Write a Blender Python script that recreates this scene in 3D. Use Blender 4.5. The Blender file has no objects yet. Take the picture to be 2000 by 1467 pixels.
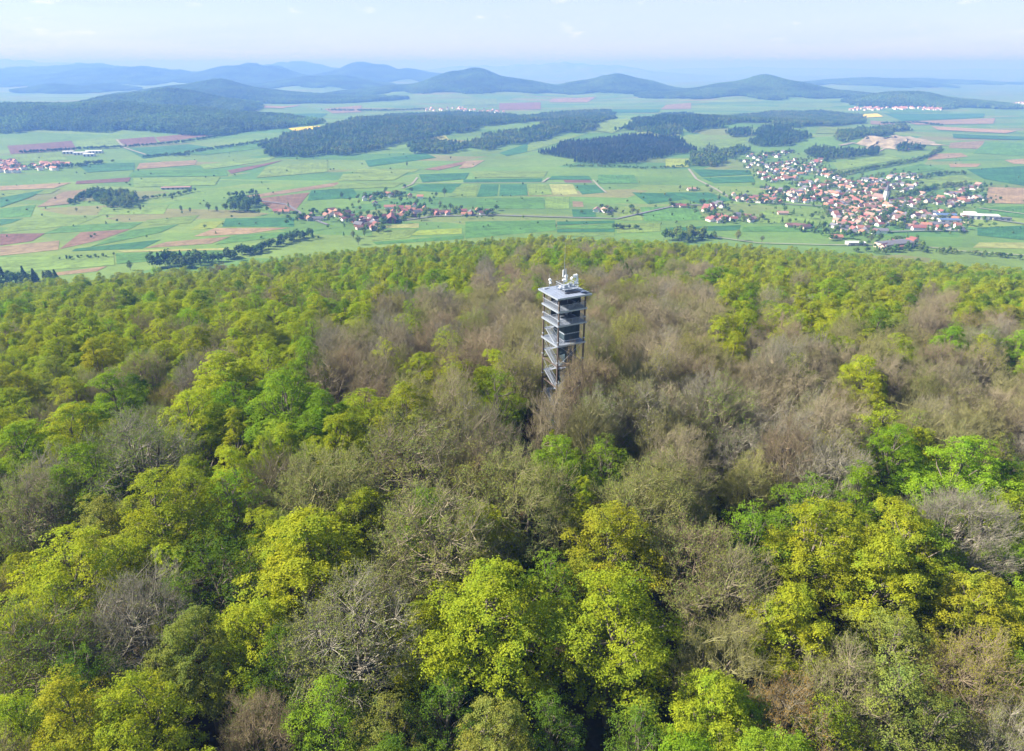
import bpy, bmesh, math, random
import numpy as np
from mathutils import Vector, Matrix

random.seed(7)
RNG = np.random.default_rng(7)
SC = bpy.context.scene
COL = SC.collection

# ------------------------------------------------------------------ camera
F_PX = 1333.0                      # focal length in photo pixels (2000 px wide)
CAM_Z = 250.0                      # above the valley floor
PITCH = math.radians(24.52)
cam_d = bpy.data.cameras.new('drone_camera')
cam_d.sensor_width = 36.0
cam_d.lens = 36.0 * F_PX / 2000.0
cam_d.clip_start = 1.0
cam_d.clip_end = 200000.0
cam = bpy.data.objects.new('drone_camera', cam_d)
cam.location = (0, 0, CAM_Z)
cam.rotation_euler = (math.pi / 2 - PITCH, 0, 0)
COL.objects.link(cam)
SC.camera = cam

# ------------------------------------------------------------------ light
SUN_EL = math.radians(36)
SUN_AZ = math.radians(-86)         # from +Y, clockwise positive: sun stands to the left
sun_dir = Vector((math.sin(SUN_AZ) * math.cos(SUN_EL), math.cos(SUN_AZ) * math.cos(SUN_EL), math.sin(SUN_EL)))
sd = bpy.data.lights.new('sun', 'SUN')
sd.energy = 5.0
sd.angle = math.radians(0.55)
sd.color = (1.0, 0.94, 0.85)
sun = bpy.data.objects.new('sun', sd)
sun.rotation_euler = (-sun_dir).to_track_quat('-Z', 'Y').to_euler()
sun.location = (-300, 100, 600)
COL.objects.link(sun)

world = bpy.data.worlds.new('World')
SC.world = world
world.use_nodes = True
wn, wl = world.node_tree.nodes, world.node_tree.links
wn.clear()
w_out = wn.new('ShaderNodeOutputWorld')
w_bg = wn.new('ShaderNodeBackground')
w_sky = wn.new('ShaderNodeTexSky')
w_sky.sky_type = 'NISHITA'
w_sky.sun_disc = False
w_sky.sun_elevation = SUN_EL
w_sky.sun_rotation = SUN_AZ
w_sky.altitude = 300
w_sky.air_density = 1.0
w_sky.dust_density = 0.15
w_sky.ozone_density = 1.4
w_bg.inputs['Strength'].default_value = 0.052
# thin cirrus, stretched along one direction of the dome
w_tc = wn.new('ShaderNodeTexCoord')
w_map = wn.new('ShaderNodeMapping')
w_map.inputs['Rotation'].default_value = (0.0, math.radians(-7), math.radians(20))
w_map.inputs['Scale'].default_value = (1.6, 1.6, 15.0)
w_n = wn.new('ShaderNodeTexNoise')
w_n.inputs['Scale'].default_value = 2.3
w_n.inputs['Detail'].default_value = 7
w_n.inputs['Roughness'].default_value = 0.62
w_n.inputs['Distortion'].default_value = 0.5
w_r = wn.new('ShaderNodeValToRGB')
w_r.color_ramp.elements[0].position = 0.47
w_r.color_ramp.elements[0].color = (.6, .6, .6, 1)
w_r.color_ramp.elements[1].position = 0.68
w_r.color_ramp.elements[1].color = (1, 1, 1, 1)
w_mix = wn.new('ShaderNodeMixRGB')
w_mix.inputs['Color2'].default_value = (5.35, 6.25, 7.3, 1)   # high thin veil
wl.new(w_tc.outputs['Generated'], w_map.inputs['Vector'])
wl.new(w_map.outputs['Vector'], w_n.inputs['Vector'])
wl.new(w_n.outputs['Fac'], w_r.inputs['Fac'])
# the veil thins towards the zenith, where one looks through less of it
v_sep = wn.new('ShaderNodeSeparateXYZ')
v_r = wn.new('ShaderNodeValToRGB')
v_r.color_ramp.elements[0].position = 0.0
v_r.color_ramp.elements[0].color = (1, 1, 1, 1)
v_r.color_ramp.elements[1].position = 0.55
v_r.color_ramp.elements[1].color = (.22, .22, .22, 1)
v_m = wn.new('ShaderNodeMath')
v_m.operation = 'MULTIPLY'
wl.new(w_tc.outputs['Generated'], v_sep.inputs[0])
wl.new(v_sep.outputs['Z'], v_r.inputs['Fac'])
wl.new(w_r.outputs['Color'], v_m.inputs[0])
wl.new(v_r.outputs['Color'], v_m.inputs[1])
wl.new(v_m.outputs[0], w_mix.inputs['Fac'])
wl.new(w_sky.outputs['Color'], w_mix.inputs['Color1'])
# small cumulus low over the horizon
c_map = wn.new('ShaderNodeMapping')
c_map.inputs['Scale'].default_value = (1.0, 1.0, 3.4)
c_map.inputs['Location'].default_value = (0.37, 0.11, 0.0)
c_n = wn.new('ShaderNodeTexNoise')
c_n.inputs['Scale'].default_value = 17.0
c_n.inputs['Detail'].default_value = 5
c_n.inputs['Roughness'].default_value = 0.55
c_r = wn.new('ShaderNodeValToRGB')
c_r.color_ramp.elements[0].position = 0.62
c_r.color_ramp.elements[0].color = (0, 0, 0, 1)
c_r.color_ramp.elements[1].position = 0.76
c_r.color_ramp.elements[1].color = (.8, .8, .8, 1)
c_sep = wn.new('ShaderNodeSeparateXYZ')
c_band = wn.new('ShaderNodeValToRGB')
cb = c_band.color_ramp
for p in (.045, .075):
    cb.elements.new(p)
for e, (p, v) in zip(cb.elements, ((.022, 0), (.036, 1), (.062, 1), (.085, 0))):
    e.position = p
    e.color = (v, v, v, 1)
c_mul = wn.new('ShaderNodeMath')
c_mul.operation = 'MULTIPLY'
c_mix = wn.new('ShaderNodeMixRGB')
c_mix.inputs['Color2'].default_value = (9.0, 9.0, 9.0, 1)
wl.new(w_tc.outputs['Generated'], c_map.inputs['Vector'])
wl.new(c_map.outputs['Vector'], c_n.inputs['Vector'])
wl.new(c_n.outputs['Fac'], c_r.inputs['Fac'])
wl.new(w_tc.outputs['Generated'], c_sep.inputs[0])
wl.new(c_sep.outputs['Z'], c_band.inputs['Fac'])
wl.new(c_r.outputs['Color'], c_mul.inputs[0])
wl.new(c_band.outputs['Color'], c_mul.inputs[1])
wl.new(c_mul.outputs[0], c_mix.inputs['Fac'])
wl.new(w_mix.outputs['Color'], c_mix.inputs['Color1'])
wl.new(c_mix.outputs['Color'], w_bg.inputs['Color'])
wl.new(w_bg.outputs['Background'], w_out.inputs['Surface'])

SC.view_settings.view_transform = 'Standard'
SC.view_settings.look = 'None'
SC.view_settings.exposure = 1.5
SC.view_settings.gamma = 1.0
SC.view_settings.use_curve_mapping = False
SC.cycles.max_bounces = 6
SC.cycles.diffuse_bounces = 3
SC.cycles.transmission_bounces = 3
SC.cycles.transparent_max_bounces = 8
SC.cycles.volume_bounces = 2
SC.cycles.use_denoising = True

# ------------------------------------------------------------------ place: heights
CP, SP = math.cos(PITCH), math.sin(PITCH)
SUMMIT = (10.0, 118.0)
SUMMIT_Z = 173.0


def ray(px, py):
    x, u = (px - 1000.0) / F_PX, (733.5 - py) / F_PX
    return np.array([x, CP + u * SP, -SP + u * CP])


def at_dist(px, D):
    """ground position under photo column px at forward distance D"""
    r = ray(px, 160)
    return r[0] / r[1] * D, D


# px, distance, height, rx, ry, exponent, wooded
HILLS = [
    (425, 5500, 122, 560, 520, 1.7, True), (550, 5500, 36, 620, 420, 2.0, True),
    (120, 3150, 78, 820, 420, 2.2, True), (-250, 3250, 75, 900, 430, 2.2, True), (380, 3050, 36, 420, 300, 2.2, True),
    (920, 6700, 188, 560, 620, 1.5, True), (1040, 6600, 38, 520, 450, 2.0, True), (800, 6800, 55, 500, 520, 2.0, True),
    (1205, 6700, 155, 430, 520, 1.5, True), (1300, 6500, 34, 500, 420, 2.0, True),
    (1490, 5900, 142, 480, 560, 1.5, True), (1400, 5800, 38, 420, 420, 2.0, True), (1600, 5800, 42, 480, 420, 2.0, True),
    (1775, 4800, 78, 270, 300, 1.8, True), (1870, 4750, 34, 260, 260, 2.0, True),
    (720, 10500, 205, 760, 900, 1.6, True), (640, 8200, 112, 620, 600, 1.8, True), (800, 11000, 140, 900, 900, 2.0, True),
    (490, 9500, 200, 800, 900, 1.8, True), (300, 10000, 190, 1500, 1200, 2.0, True), (130, 12500, 205, 1700, 1500, 2.0, True),
    (-150, 11000, 190, 1600, 1500, 2.0, True), (590, 14500, 235, 1200, 1500, 2.0, True), (20, 17000, 320, 2600, 2200, 2.0, False),
    (1080, 17500, 268, 1400, 1600, 2.0, False), (1010, 19500, 235, 2600, 1600, 2.0, False), (1180, 16500, 190, 1500, 1500, 2.0, False),
    (290, 4050, 92, 480, 420, 2.0, True), (205, 7600, 42, 230, 260, 2.0, True), (110, 7200, 55, 330, 300, 2.0, True), (1690, 9000, 70, 900, 650, 2.2, True),
    (1850, 10500, 50, 1100, 600, 2.2, True), (1500, 26000, 140, 5000, 2500, 2.0, False), (2000, 24000, 110, 5000, 2500, 2.0, False),
    (770, 2950, 34, 620, 420, 2.0, False), (1120, 2900, 30, 450, 350, 2.0, False), (1380, 2950, 34, 620, 400, 2.0, False),
    (1640, 2500, 22, 260, 200, 2.0, False),
]
HILLS = [tuple(at_dist(p, D)) + (h, rx, ry, e, w) for p, D, h, rx, ry, e, w in HILLS]


def bump(hl, x, y):
    cx, cy, h, rx, ry, e, w = hl
    r = np.sqrt(((x - cx) / rx) ** 2 + ((y - cy) / ry) ** 2)
    return h * np.exp(-np.power(r, e))


def height(x, y):
    x = np.asarray(x, float)
    y = np.asarray(y, float)
    d = np.hypot(x, y)
    g = np.clip((d - 1500.0) / 4000.0, 0.0, 2.5)
    v = 2.2 * np.sin(x / 260 + 1.0) * np.cos(y / 330 + .4) + 3.0 * np.sin(y / 410 + x / 700)
    v = v + g * (7 * np.sin(x / 900 + y / 1300 + 1.7) * np.sin(y / 700 - .6) + 4 * np.sin(x / 420 - y / 600))
    hs = np.zeros_like(v)
    for hl in HILLS:
        hs = np.maximum(hs, bump(hl, x, y)) + 0.12 * np.minimum(hs, bump(hl, x, y))
    # rough the far hills a little
    hs = hs * (1 + 0.10 * np.sin(x / 140 + 2 * np.sin(y / 230)) * np.sin(y / 170) + .09 * np.sin(x / 310 + y / 520) + .05 * np.sin(x / 61 + np.sin(y / 90)))
    v = v + hs
    dx, dy = .82 * (x - SUMMIT[0]), 1.12 * (y - SUMMIT[1])
    th = np.arctan2(dy, dx)
    s = np.hypot(dx, dy) * (1 + 0.05 * np.sin(3 * th + 1) + 0.03 * np.sin(7 * th))
    hill = SUMMIT_Z - 0.200 * s * s / (s + 60) + 1.8 * np.sin(x / 43 + 1) * np.sin(y / 51)
    return 0.5 * (hill + v + np.sqrt((hill - v) ** 2 + 15 ** 2))


def height1(x, y):
    """height() for one point, without numpy"""
    d = math.hypot(x, y)
    g = min(max((d - 1500.0) / 4000.0, 0.0), 2.5)
    sn, cs = math.sin, math.cos
    v = 2.2 * sn(x / 260 + 1.0) * cs(y / 330 + .4) + 3.0 * sn(y / 410 + x / 700)
    if g:
        v += g * (7 * sn(x / 900 + y / 1300 + 1.7) * sn(y / 700 - .6) + 4 * sn(x / 420 - y / 600))
    hs = 0.0
    for cx, cy, h, rx, ry, e, w in HILLS:
        a, b = (x - cx) / rx, (y - cy) / ry
        r2 = a * a + b * b
        if r2 > 14:
            continue
        q = h * math.exp(-r2 ** (e / 2))
        hs = max(hs, q) + 0.12 * min(hs, q)
    if hs:
        hs *= 1 + 0.10 * sn(x / 140 + 2 * sn(y / 230)) * sn(y / 170) + .09 * sn(x / 310 + y / 520) + .05 * sn(x / 61 + sn(y / 90))
    v += hs
    dx, dy = .82 * (x - SUMMIT[0]), 1.12 * (y - SUMMIT[1])
    th = math.atan2(dy, dx)
    s = math.hypot(dx, dy) * (1 + 0.05 * sn(3 * th + 1) + 0.03 * sn(7 * th))
    hill = SUMMIT_Z - 0.200 * s * s / (s + 60) + 1.8 * sn(x / 43 + 1) * sn(y / 51)
    return 0.5 * (hill + v + math.sqrt((hill - v) ** 2 + 225))


def ground_hit(px, py, lift=0.0):
    """where the line of sight through a photo pixel meets the land"""
    rx, ry, rz = (float(q) for q in ray(px, py))
    rz = min(rz, -1e-3)
    t = 30.0
    for _ in range(2000):
        gap = CAM_Z + rz * t - height1(rx * t, ry * t) - lift
        if gap < 0.05 * max(1.0, t / 400) or t > 80000:
            break
        t += max(0.1, gap * 1.6)
        if CAM_Z + rz * t - height1(rx * t, ry * t) - lift < 0:
            t -= max(0.1, gap * 1.6) * .5
            if CAM_Z + rz * t - height1(rx * t, ry * t) - lift < 0:
                t -= max(0.1, gap * 1.6) * .25
    return rx * t, ry * t


def to_px(x, y, z):
    v = np.stack([np.asarray(x, float), np.asarray(y, float), np.asarray(z, float) - CAM_Z])
    d = v[1] * CP - v[2] * SP
    u = v[1] * SP + v[2] * CP
    return 1000 + F_PX * v[0] / d, 733.5 - F_PX * u / d, d


# ------------------------------------------------------------------ helpers
def link(o, parent=None):
    COL.objects.link(o)
    if parent is not None:
        o.parent = parent
    return o


def tag(o, label=None, cat=None, group=None, kind=None):
    if label:
        o['label'] = label
    if cat:
        o['category'] = cat
    if group:
        o['group'] = group
    if kind:
        o['kind'] = kind
    return o


def np_mesh(name, verts, faces, mats=(), fmat=None, smooth=False):
    """faces: list of integer arrays (m, k); fmat: list of material indices for them"""
    me = bpy.data.meshes.new(name)
    verts = np.asarray(verts, np.float32)
    me.vertices.add(len(verts))
    me.vertices.foreach_set('co', verts.ravel())
    nl = sum(f.size for f in faces)
    npoly = sum(len(f) for f in faces)
    me.loops.add(nl)
    me.polygons.add(npoly)
    me.loops.foreach_set('vertex_index', np.concatenate([f.ravel() for f in faces]).astype(np.int32))
    tot = np.concatenate([np.full(len(f), f.shape[1], np.int32) for f in faces])
    start = np.concatenate([[0], np.cumsum(tot)[:-1]]).astype(np.int32)
    me.polygons.foreach_set('loop_start', start)
    for m in mats:
        me.materials.append(m)
    if fmat is not None:
        mi = np.concatenate([np.full(len(f), k, np.int32) for f, k in zip(faces, fmat)])
        me.polygons.foreach_set('material_index', mi)
    if smooth:
        me.polygons.foreach_set('use_smooth', np.ones(npoly, bool))
    me.update(calc_edges=True)
    me.validate()
    return me


class MB:
    """collects boxes, beams and tubes; build() links them as one mesh object"""
    def __init__(self):
        self.v, self.f = [], []

    def _add(self, vs, fs):
        n = len(self.v)
        self.v += [tuple(p) for p in vs]
        self.f += [tuple(i + n for i in f) for f in fs]
        return self

    def box(self, c, s, rot=None):
        hx, hy, hz = s[0] / 2, s[1] / 2, s[2] / 2
        vs = [Vector((sx * hx, sy * hy, sz * hz)) for sz in (-1, 1) for sy in (-1, 1) for sx in (-1, 1)]
        if rot is not None:
            vs = [rot @ p for p in vs]
        vs = [p + Vector(c) for p in vs]
        return self._add(vs, [(0, 2, 3, 1), (4, 5, 7, 6), (0, 1, 5, 4), (2, 6, 7, 3), (0, 4, 6, 2), (1, 3, 7, 5)])

    def tube(self, p0, p1, r0, r1=None, n=8, cap=True):
        r1 = r0 if r1 is None else r1
        p0, p1 = Vector(p0), Vector(p1)
        d = (p1 - p0).normalized()
        a = d.orthogonal().normalized()
        b = d.cross(a)
        vs = []
        for p, r in ((p0, r0), (p1, r1)):
            for k in range(n):
                t = 2 * math.pi * k / n
                vs.append(p + (a * math.cos(t) + b * math.sin(t)) * r)
        fs = [(k, (k + 1) % n, n + (k + 1) % n, n + k) for k in range(n)]
        if cap:
            fs += [tuple(reversed(range(n))), tuple(range(n, 2 * n))]
        return self._add(vs, fs)

    def beam(self, p0, p1, w, h):
        p0, p1 = Vector(p0), Vector(p1)
        d = p1 - p0
        q = d.to_track_quat('X', 'Z').to_matrix()
        return self.box((p0 + p1) / 2, (d.length, w, h), q)

    def mesh(self, name, mat=None):
        me = bpy.data.meshes.new(name)
        me.from_pydata(self.v, [], self.f)
        if mat:
            me.materials.append(mat)
        me.update()
        return me

    def build(self, name, mat, parent=None):
        return link(bpy.data.objects.new(name, self.mesh(name, mat)), parent)


# ------------------------------------------------------------------ materials
class NT:
    def __init__(self, name):
        self.m = bpy.data.materials.new(name)
        self.m.use_nodes = True
        self.n, self.l = self.m.node_tree.nodes, self.m.node_tree.links
        self.n.clear()
        self.out = self.n.new('ShaderNodeOutputMaterial')

    def node(self, t, **kw):
        nd = self.n.new(t)
        for k, v in kw.items():
            if hasattr(nd, k):
                setattr(nd, k, v)
            else:
                nd.inputs[k].default_value = v
        return nd

    def link(self, a, b):
        self.l.new(a, b)

    def mix(self, kind, fac, a, b):
        nd = self.n.new('ShaderNodeMixRGB')
        nd.blend_type = kind
        for s, v in (('Fac', fac), ('Color1', a), ('Color2', b)):
            if isinstance(v, bpy.types.NodeSocket):
                self.l.new(v, nd.inputs[s])
            else:
                nd.inputs[s].default_value = v if not isinstance(v, tuple) else (v + (1,))[:4]
        return nd.outputs['Color']

    def noise(self, scale, detail=4, rough=.6, coord='Object', vec=None, dist=0.0):
        nd = self.n.new('ShaderNodeTexNoise')
        nd.inputs['Scale'].default_value = scale
        nd.inputs['Detail'].default_value = detail
        nd.inputs['Roughness'].default_value = rough
        nd.inputs['Distortion'].default_value = dist
        if vec is None:
            tc = self.n.new('ShaderNodeTexCoord')
            vec = tc.outputs[coord]
        self.l.new(vec, nd.inputs['Vector'])
        return nd.outputs['Fac']

    def ramp(self, fac, stops):
        nd = self.n.new('ShaderNodeValToRGB')
        cr = nd.color_ramp
        while len(cr.elements) < len(stops):
            cr.elements.new(0.5)
        for e, (p, c) in zip(cr.elements, stops):
            e.position = p
            e.color = (c, c, c, 1) if not isinstance(c, tuple) else (c + (1,))[:4]
        self.l.new(fac, nd.inputs['Fac'])
        return nd.outputs['Color']

    def attr(self, name, kind='INSTANCER'):
        nd = self.n.new('ShaderNodeAttribute')
        nd.attribute_type = kind
        nd.attribute_name = name
        return nd.outputs['Color']

    def principled(self, col, rough=.8, metal=0.0, spec=.3):
        p = self.n.new('ShaderNodeBsdfPrincipled')
        p.inputs['Roughness'].default_value = rough
        p.inputs['Metallic'].default_value = metal
        p.inputs['Specular IOR Level'].default_value = spec
        if isinstance(col, bpy.types.NodeSocket):
            self.l.new(col, p.inputs['Base Color'])
        else:
            p.inputs['Base Color'].default_value = (col + (1,))[:4]
        self.l.new(p.outputs[0], self.out.inputs['Surface'])
        return p


def plain(name, col, rough=.7, metal=0.0, var=.18, scale=1.5, spec=.3):
    t = NT(name)
    f = t.noise(scale, 5, .65)
    g = t.ramp(f, [(.3, 1 - var), (.7, 1 + var)])
    t.principled(t.mix('MULTIPLY', 1.0, g, col), rough, metal, spec)
    return t.m


def leaf_material(name, trans=.35, rnd=.28, colour='tint'):
    t = NT(name)
    tint = t.attr(colour)
    geo = t.node('ShaderNodeNewGeometry')
    per = t.ramp(geo.outputs['Random Per Island'], [(0, 1 - rnd), (1, 1 + rnd)])
    f = t.noise(.30, 4, .65)
    warm = t.ramp(f, [(.32, (.74, .92, 1.15)), (.5, (1.0, 1.0, 1.0)), (.68, (1.15, 1.03, .8))])
    c = t.mix('MULTIPLY', 1.0, tint, per)
    c = t.mix('MULTIPLY', 1.0, c, warm)
    di = t.node('ShaderNodeBsdfDiffuse')
    tr = t.node('ShaderNodeBsdfTranslucent')
    t.link(c, di.inputs['Color'])
    tc = t.mix('MULTIPLY', 1.0, c, (1.15, 1.25, .45))
    t.link(tc, tr.inputs['Color'])
    mx = t.node('ShaderNodeMixShader')
    mx.inputs[0].default_value = trans
    t.link(di.outputs[0], mx.inputs[1])
    t.link(tr.outputs[0], mx.inputs[2])
    t.link(mx.outputs[0], t.out.inputs['Surface'])
    return t.m


def tint_material(name, rough=.85, var=.2, scale=.4, coord='Object', colour='tint', metal=0.0):
    t = NT(name)
    f = t.noise(scale, 5, .65, coord)
    g = t.ramp(f, [(.3, 1 - var), (.7, 1 + var)])
    t.principled(t.mix('MULTIPLY', 1.0, g, t.attr(colour)), rough, metal)
    return t.m


def field_material():
    t = NT('field_crop')
    uv = t.node('ShaderNodeUVMap')
    mp = t.node('ShaderNodeMapping')
    mp.inputs['Scale'].default_value = (26, 1.4, 1)
    t.link(uv.outputs[0], mp.inputs['Vector'])
    rows = t.ramp(t.noise(1.0, 3, .6, vec=mp.outputs[0]), [(.3, .82), (.7, 1.16)])
    broad = t.ramp(t.noise(.012, 5, .6), [(.3, .84), (.7, 1.16)])
    fine = t.ramp(t.noise(.22, 4, .7), [(.3, .86), (.7, 1.14)])
    spots = t.ramp(t.noise(.035, 4, .6, dist=1.5), [(.42, .78), (.52, 1.0), (.62, 1.06)])
    c = t.mix('MULTIPLY', 1.0, t.attr('tint', 'OBJECT'), rows)
    c = t.mix('MULTIPLY', 1.0, c, spots)
    c = t.mix('MULTIPLY', 1.0, c, broad)
    c = t.mix('MULTIPLY', 1.0, c, fine)
    t.principled(c, .95, 0, .1)
    return t.m


def ground_material():
    """meadow and a far patchwork of fields"""
    t = NT('valley_land')
    tc = t.node('ShaderNodeTexCoord')

    def patch(rot, sx, sy, seed):
        mp = t.node('ShaderNodeMapping')
        mp.inputs['Rotation'].default_value = (0, 0, math.radians(rot))
        mp.inputs['Scale'].default_value = (sx, sy, 0.0)
        mp.inputs['Location'].default_value = (seed, seed * 1.7, 0)
        t.link(tc.outputs['Object'], mp.inputs['Vector'])
        vo = t.node('ShaderNodeTexVoronoi')
        vo.distance = 'CHEBYCHEV'
        vo.inputs['Scale'].default_value = 1.0
        vo.inputs['Randomness'].default_value = .8
        t.link(mp.outputs[0], vo.inputs['Vector'])
        sep = t.node('ShaderNodeSeparateColor')
        t.link(vo.outputs['Color'], sep.inputs[0])
        return sep.outputs[0]
    a = patch(14, 1 / 330, 1 / 120, 3.3)
    cols = t.ramp(a, [(0, (.088, .172, .036)), (.22, (.122, .202, .040)), (.45, (.066, .155, .040)), (.62, (.142, .205, .044)),
                      (.8, (.098, .180, .036)), (.92, (.165, .165, .062)), (1.0, (.088, .165, .038))])
    broad = t.ramp(t.noise(.004, 6, .6), [(.3, .82), (.7, 1.2)])
    fine = t.ramp(t.noise(.06, 5, .7), [(.3, .84), (.7, 1.16)])
    c = t.mix('MULTIPLY', 1.0, cols, broad)
    c = t.mix('MULTIPLY', 1.0, c, fine)
    t.principled(c, .95, 0, .1)
    return t.m


def floor_material():
    t = NT('leaf_litter')
    a = t.noise(.09, 6, .65)
    b = t.noise(1.4, 5, .7)
    c = t.ramp(a, [(.35, (.085, .056, .034)), (.55, (.060, .048, .028)), (.7, (.040, .062, .018))])
    c = t.mix('MULTIPLY', 1.0, c, t.ramp(b, [(.3, .7), (.7, 1.3)]))
    t.principled(c, .95, 0, .1)
    return t.m


M = {}
M['leaf'] = leaf_material('spring_leaves', .42, .28)
M['wood_leaf'] = leaf_material('far_leaves', .22, .22)
M['twig'] = tint_material('twig_bark', .9, .22, .5, colour='bark')
M['bark'] = plain('trunk_bark', (.16, .135, .105), .95, var=.3, scale=1.1)
M['field'] = field_material()
M['land'] = ground_material()
M['litter'] = floor_material()
M['track'] = plain('gravel_track', (.235, .225, .165), .95, var=.15, scale=.05)
M['asphalt'] = plain('road_asphalt', (.15, .15, .15), .9, var=.15, scale=.05)
M['house_wall'] = tint_material('house_render', .9, .08, .3)
M['house_roof'] = tint_material('roof_tiles', .8, .2, .6)
M['quarry'] = plain('quarry_rock', (.30, .255, .165), .95, var=.45, scale=.03)

# ------------------------------------------------------------------ the land
def land_mesh():
    rad = np.concatenate([np.arange(0, 1000, 12.0)[1:], 1000 * np.power(1.0125, np.arange(0, 372))])
    front = np.radians(np.arange(-50, 50.01, .25))
    back = np.radians(np.arange(52, 309, 2.5))
    ang = np.concatenate([front, back])
    R_, A_ = np.meshgrid(rad, ang, indexing='ij')
    x, y = R_ * np.sin(A_), R_ * np.cos(A_)
    z = height(x, y)
    nr, na = x.shape
    v = np.stack([x, y, z], -1).reshape(-1, 3)
    v = np.vstack([v, [[0, 0, float(height1(0, 0))]]])
    i, j = np.meshgrid(np.arange(nr - 1), np.arange(na), indexing='ij')
    jn = (j + 1) % na
    q = np.stack([i * na + j, i * na + jn, (i + 1) * na + jn, (i + 1) * na + j], -1).reshape(-1, 4)
    q = q[:, ::-1]
    k = np.arange(na)
    t = np.stack([np.full(na, nr * na), (k + 1) % na, k], -1)
    return np_mesh('ground', v, [q, t], [M['land']], smooth=True)


g = link(bpy.data.objects.new('ground', land_mesh()))
tag(g, 'rolling green valley land reaching to the hazy horizon', 'ground', kind='structure')


def edge_radius(th):
    """how far the hilltop wood reaches, by bearing from the summit"""
    return 700 + 26 * np.sin(2 * th + .5) + 22 * np.sin(5 * th + 1) + 18 * np.sin(11 * th + 2) + 12 * np.sin(29 * th) + 8 * np.sin(53 * th + 1)


def floor_mesh():
    na, nr = 300, 120
    th = np.linspace(0, 2 * np.pi, na, endpoint=False)
    fr = np.linspace(0, 1, nr + 1)[1:] ** .8
    T, Fr = np.meshgrid(th, fr)
    R_ = Fr * (edge_radius(T) + 4)
    x, y = SUMMIT[0] + R_ * np.cos(T) / .82, SUMMIT[1] + R_ * np.sin(T) / 1.12
    z = height(x, y) + .8
    v = np.stack([x, y, z], -1).reshape(-1, 3)
    v = np.vstack([v, [[SUMMIT[0], SUMMIT[1], height1(*SUMMIT) + .8]]])
    i, j = np.meshgrid(np.arange(nr - 1), np.arange(na), indexing='ij')
    jn = (j + 1) % na
    q = np.stack([i * na + j, (i + 1) * na + j, (i + 1) * na + jn, i * na + jn], -1).reshape(-1, 4)
    k = np.arange(na)
    t = np.stack([np.full(na, nr * na), k, (k + 1) % na], -1)
    return np_mesh('forest_ground', v, [q, t], [M['litter']], smooth=True)


fg = link(bpy.data.objects.new('forest_ground', floor_mesh()))
tag(fg, 'brown leaf litter forest floor under the hilltop trees', 'ground', kind='structure')

# landmarks used in the descriptions
def W(px, py):
    return np.array(ground_hit(px, py))


MARKS = [('the small village', W(760, 425)), ('the large village', W(1680, 410)), ('the dark pine wood', W(1230, 310)),
         ('the left wooded ridge', W(150, 272)), ('the quarry', W(1760, 285)), ('the conical hill', W(920, 192))]


def where(x, y):
    d = [(np.hypot(x - m[1][0], y - m[1][1]), m) for m in MARKS]
    dist, (nm, p) = min(d, key=lambda q: q[0])
    dx, dy = x - p[0], y - p[1]

    def far(v):
        v = abs(v)
        return 'just ' if v < 200 else ('' if v < 600 else 'far ')
    side = far(dx) + ('right' if dx > 0 else 'left')
    dep = far(dy) + ('beyond' if dy > 0 else 'before')
    return '%s of and %s %s' % (side, dep, nm)


def place_word(px, py):
    """part of the picture, in words"""
    c = ('far-left', 'left', 'left-centre', 'centre', 'right-centre', 'right', 'far-right')[int(min(6, max(0, px / 2000 * 7)))]
    r = 'bottom' if py > 1250 else ('lower' if py > 1020 else ('middle' if py > 820 else ('upper-middle' if py > 640 else 'upper')))
    return r + ' ' + c


def describe(items):
    """items: dicts with px, py, own (phrase), short (phrase for a neighbour's label). Returns a label for each, told apart by neighbours."""
    P = np.array([(i['px'], i['py']) for i in items])
    out = []
    for k, it in enumerate(items):
        d = P - P[k]
        r = np.hypot(d[:, 0], d[:, 1] * 1.2)
        r[k] = 1e9

        def nb(mask):
            q = np.where(mask, r, 1e9)
            j = int(q.argmin())
            return items[j]['short'] if q[j] < 1e8 else None
        L = nb((d[:, 0] < 0) & (np.abs(d[:, 1]) < np.abs(d[:, 0])))
        Rr = nb((d[:, 0] > 0) & (np.abs(d[:, 1]) < np.abs(d[:, 0])))
        Bl = nb((d[:, 1] > 0) & (np.abs(d[:, 0]) < np.abs(d[:, 1])))
        Ab = nb((d[:, 1] < 0) & (np.abs(d[:, 0]) < np.abs(d[:, 1])))
        head = it['own'] + ' at ' + it.get('place', place_word(it['px'], it['py']))
        mid = ''
        if L and Rr:
            mid = ' between %s and %s' % (L, Rr)
        elif L or Rr:
            mid = (' right of ' + L) if L else (' left of ' + Rr)
        tails = [' above ' + Bl if Bl else '', ' below ' + Ab if Ab else '']
        lab = head + mid
        alt = [lab] + [lab + q for q in tails if q] + [head + (' right of ' + L if L else '') + q for q in tails if q] + [head + (' left of ' + Rr if Rr else '') + q for q in tails if q]
        alt = [a for a in alt if len(a.split()) <= 16] or [it['own'] + ' at ' + it.get('place', place_word(it['px'], it['py']))]
        pick = next((a for a in alt if a not in out), alt[0])
        out.append(pick)
    return out


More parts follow.
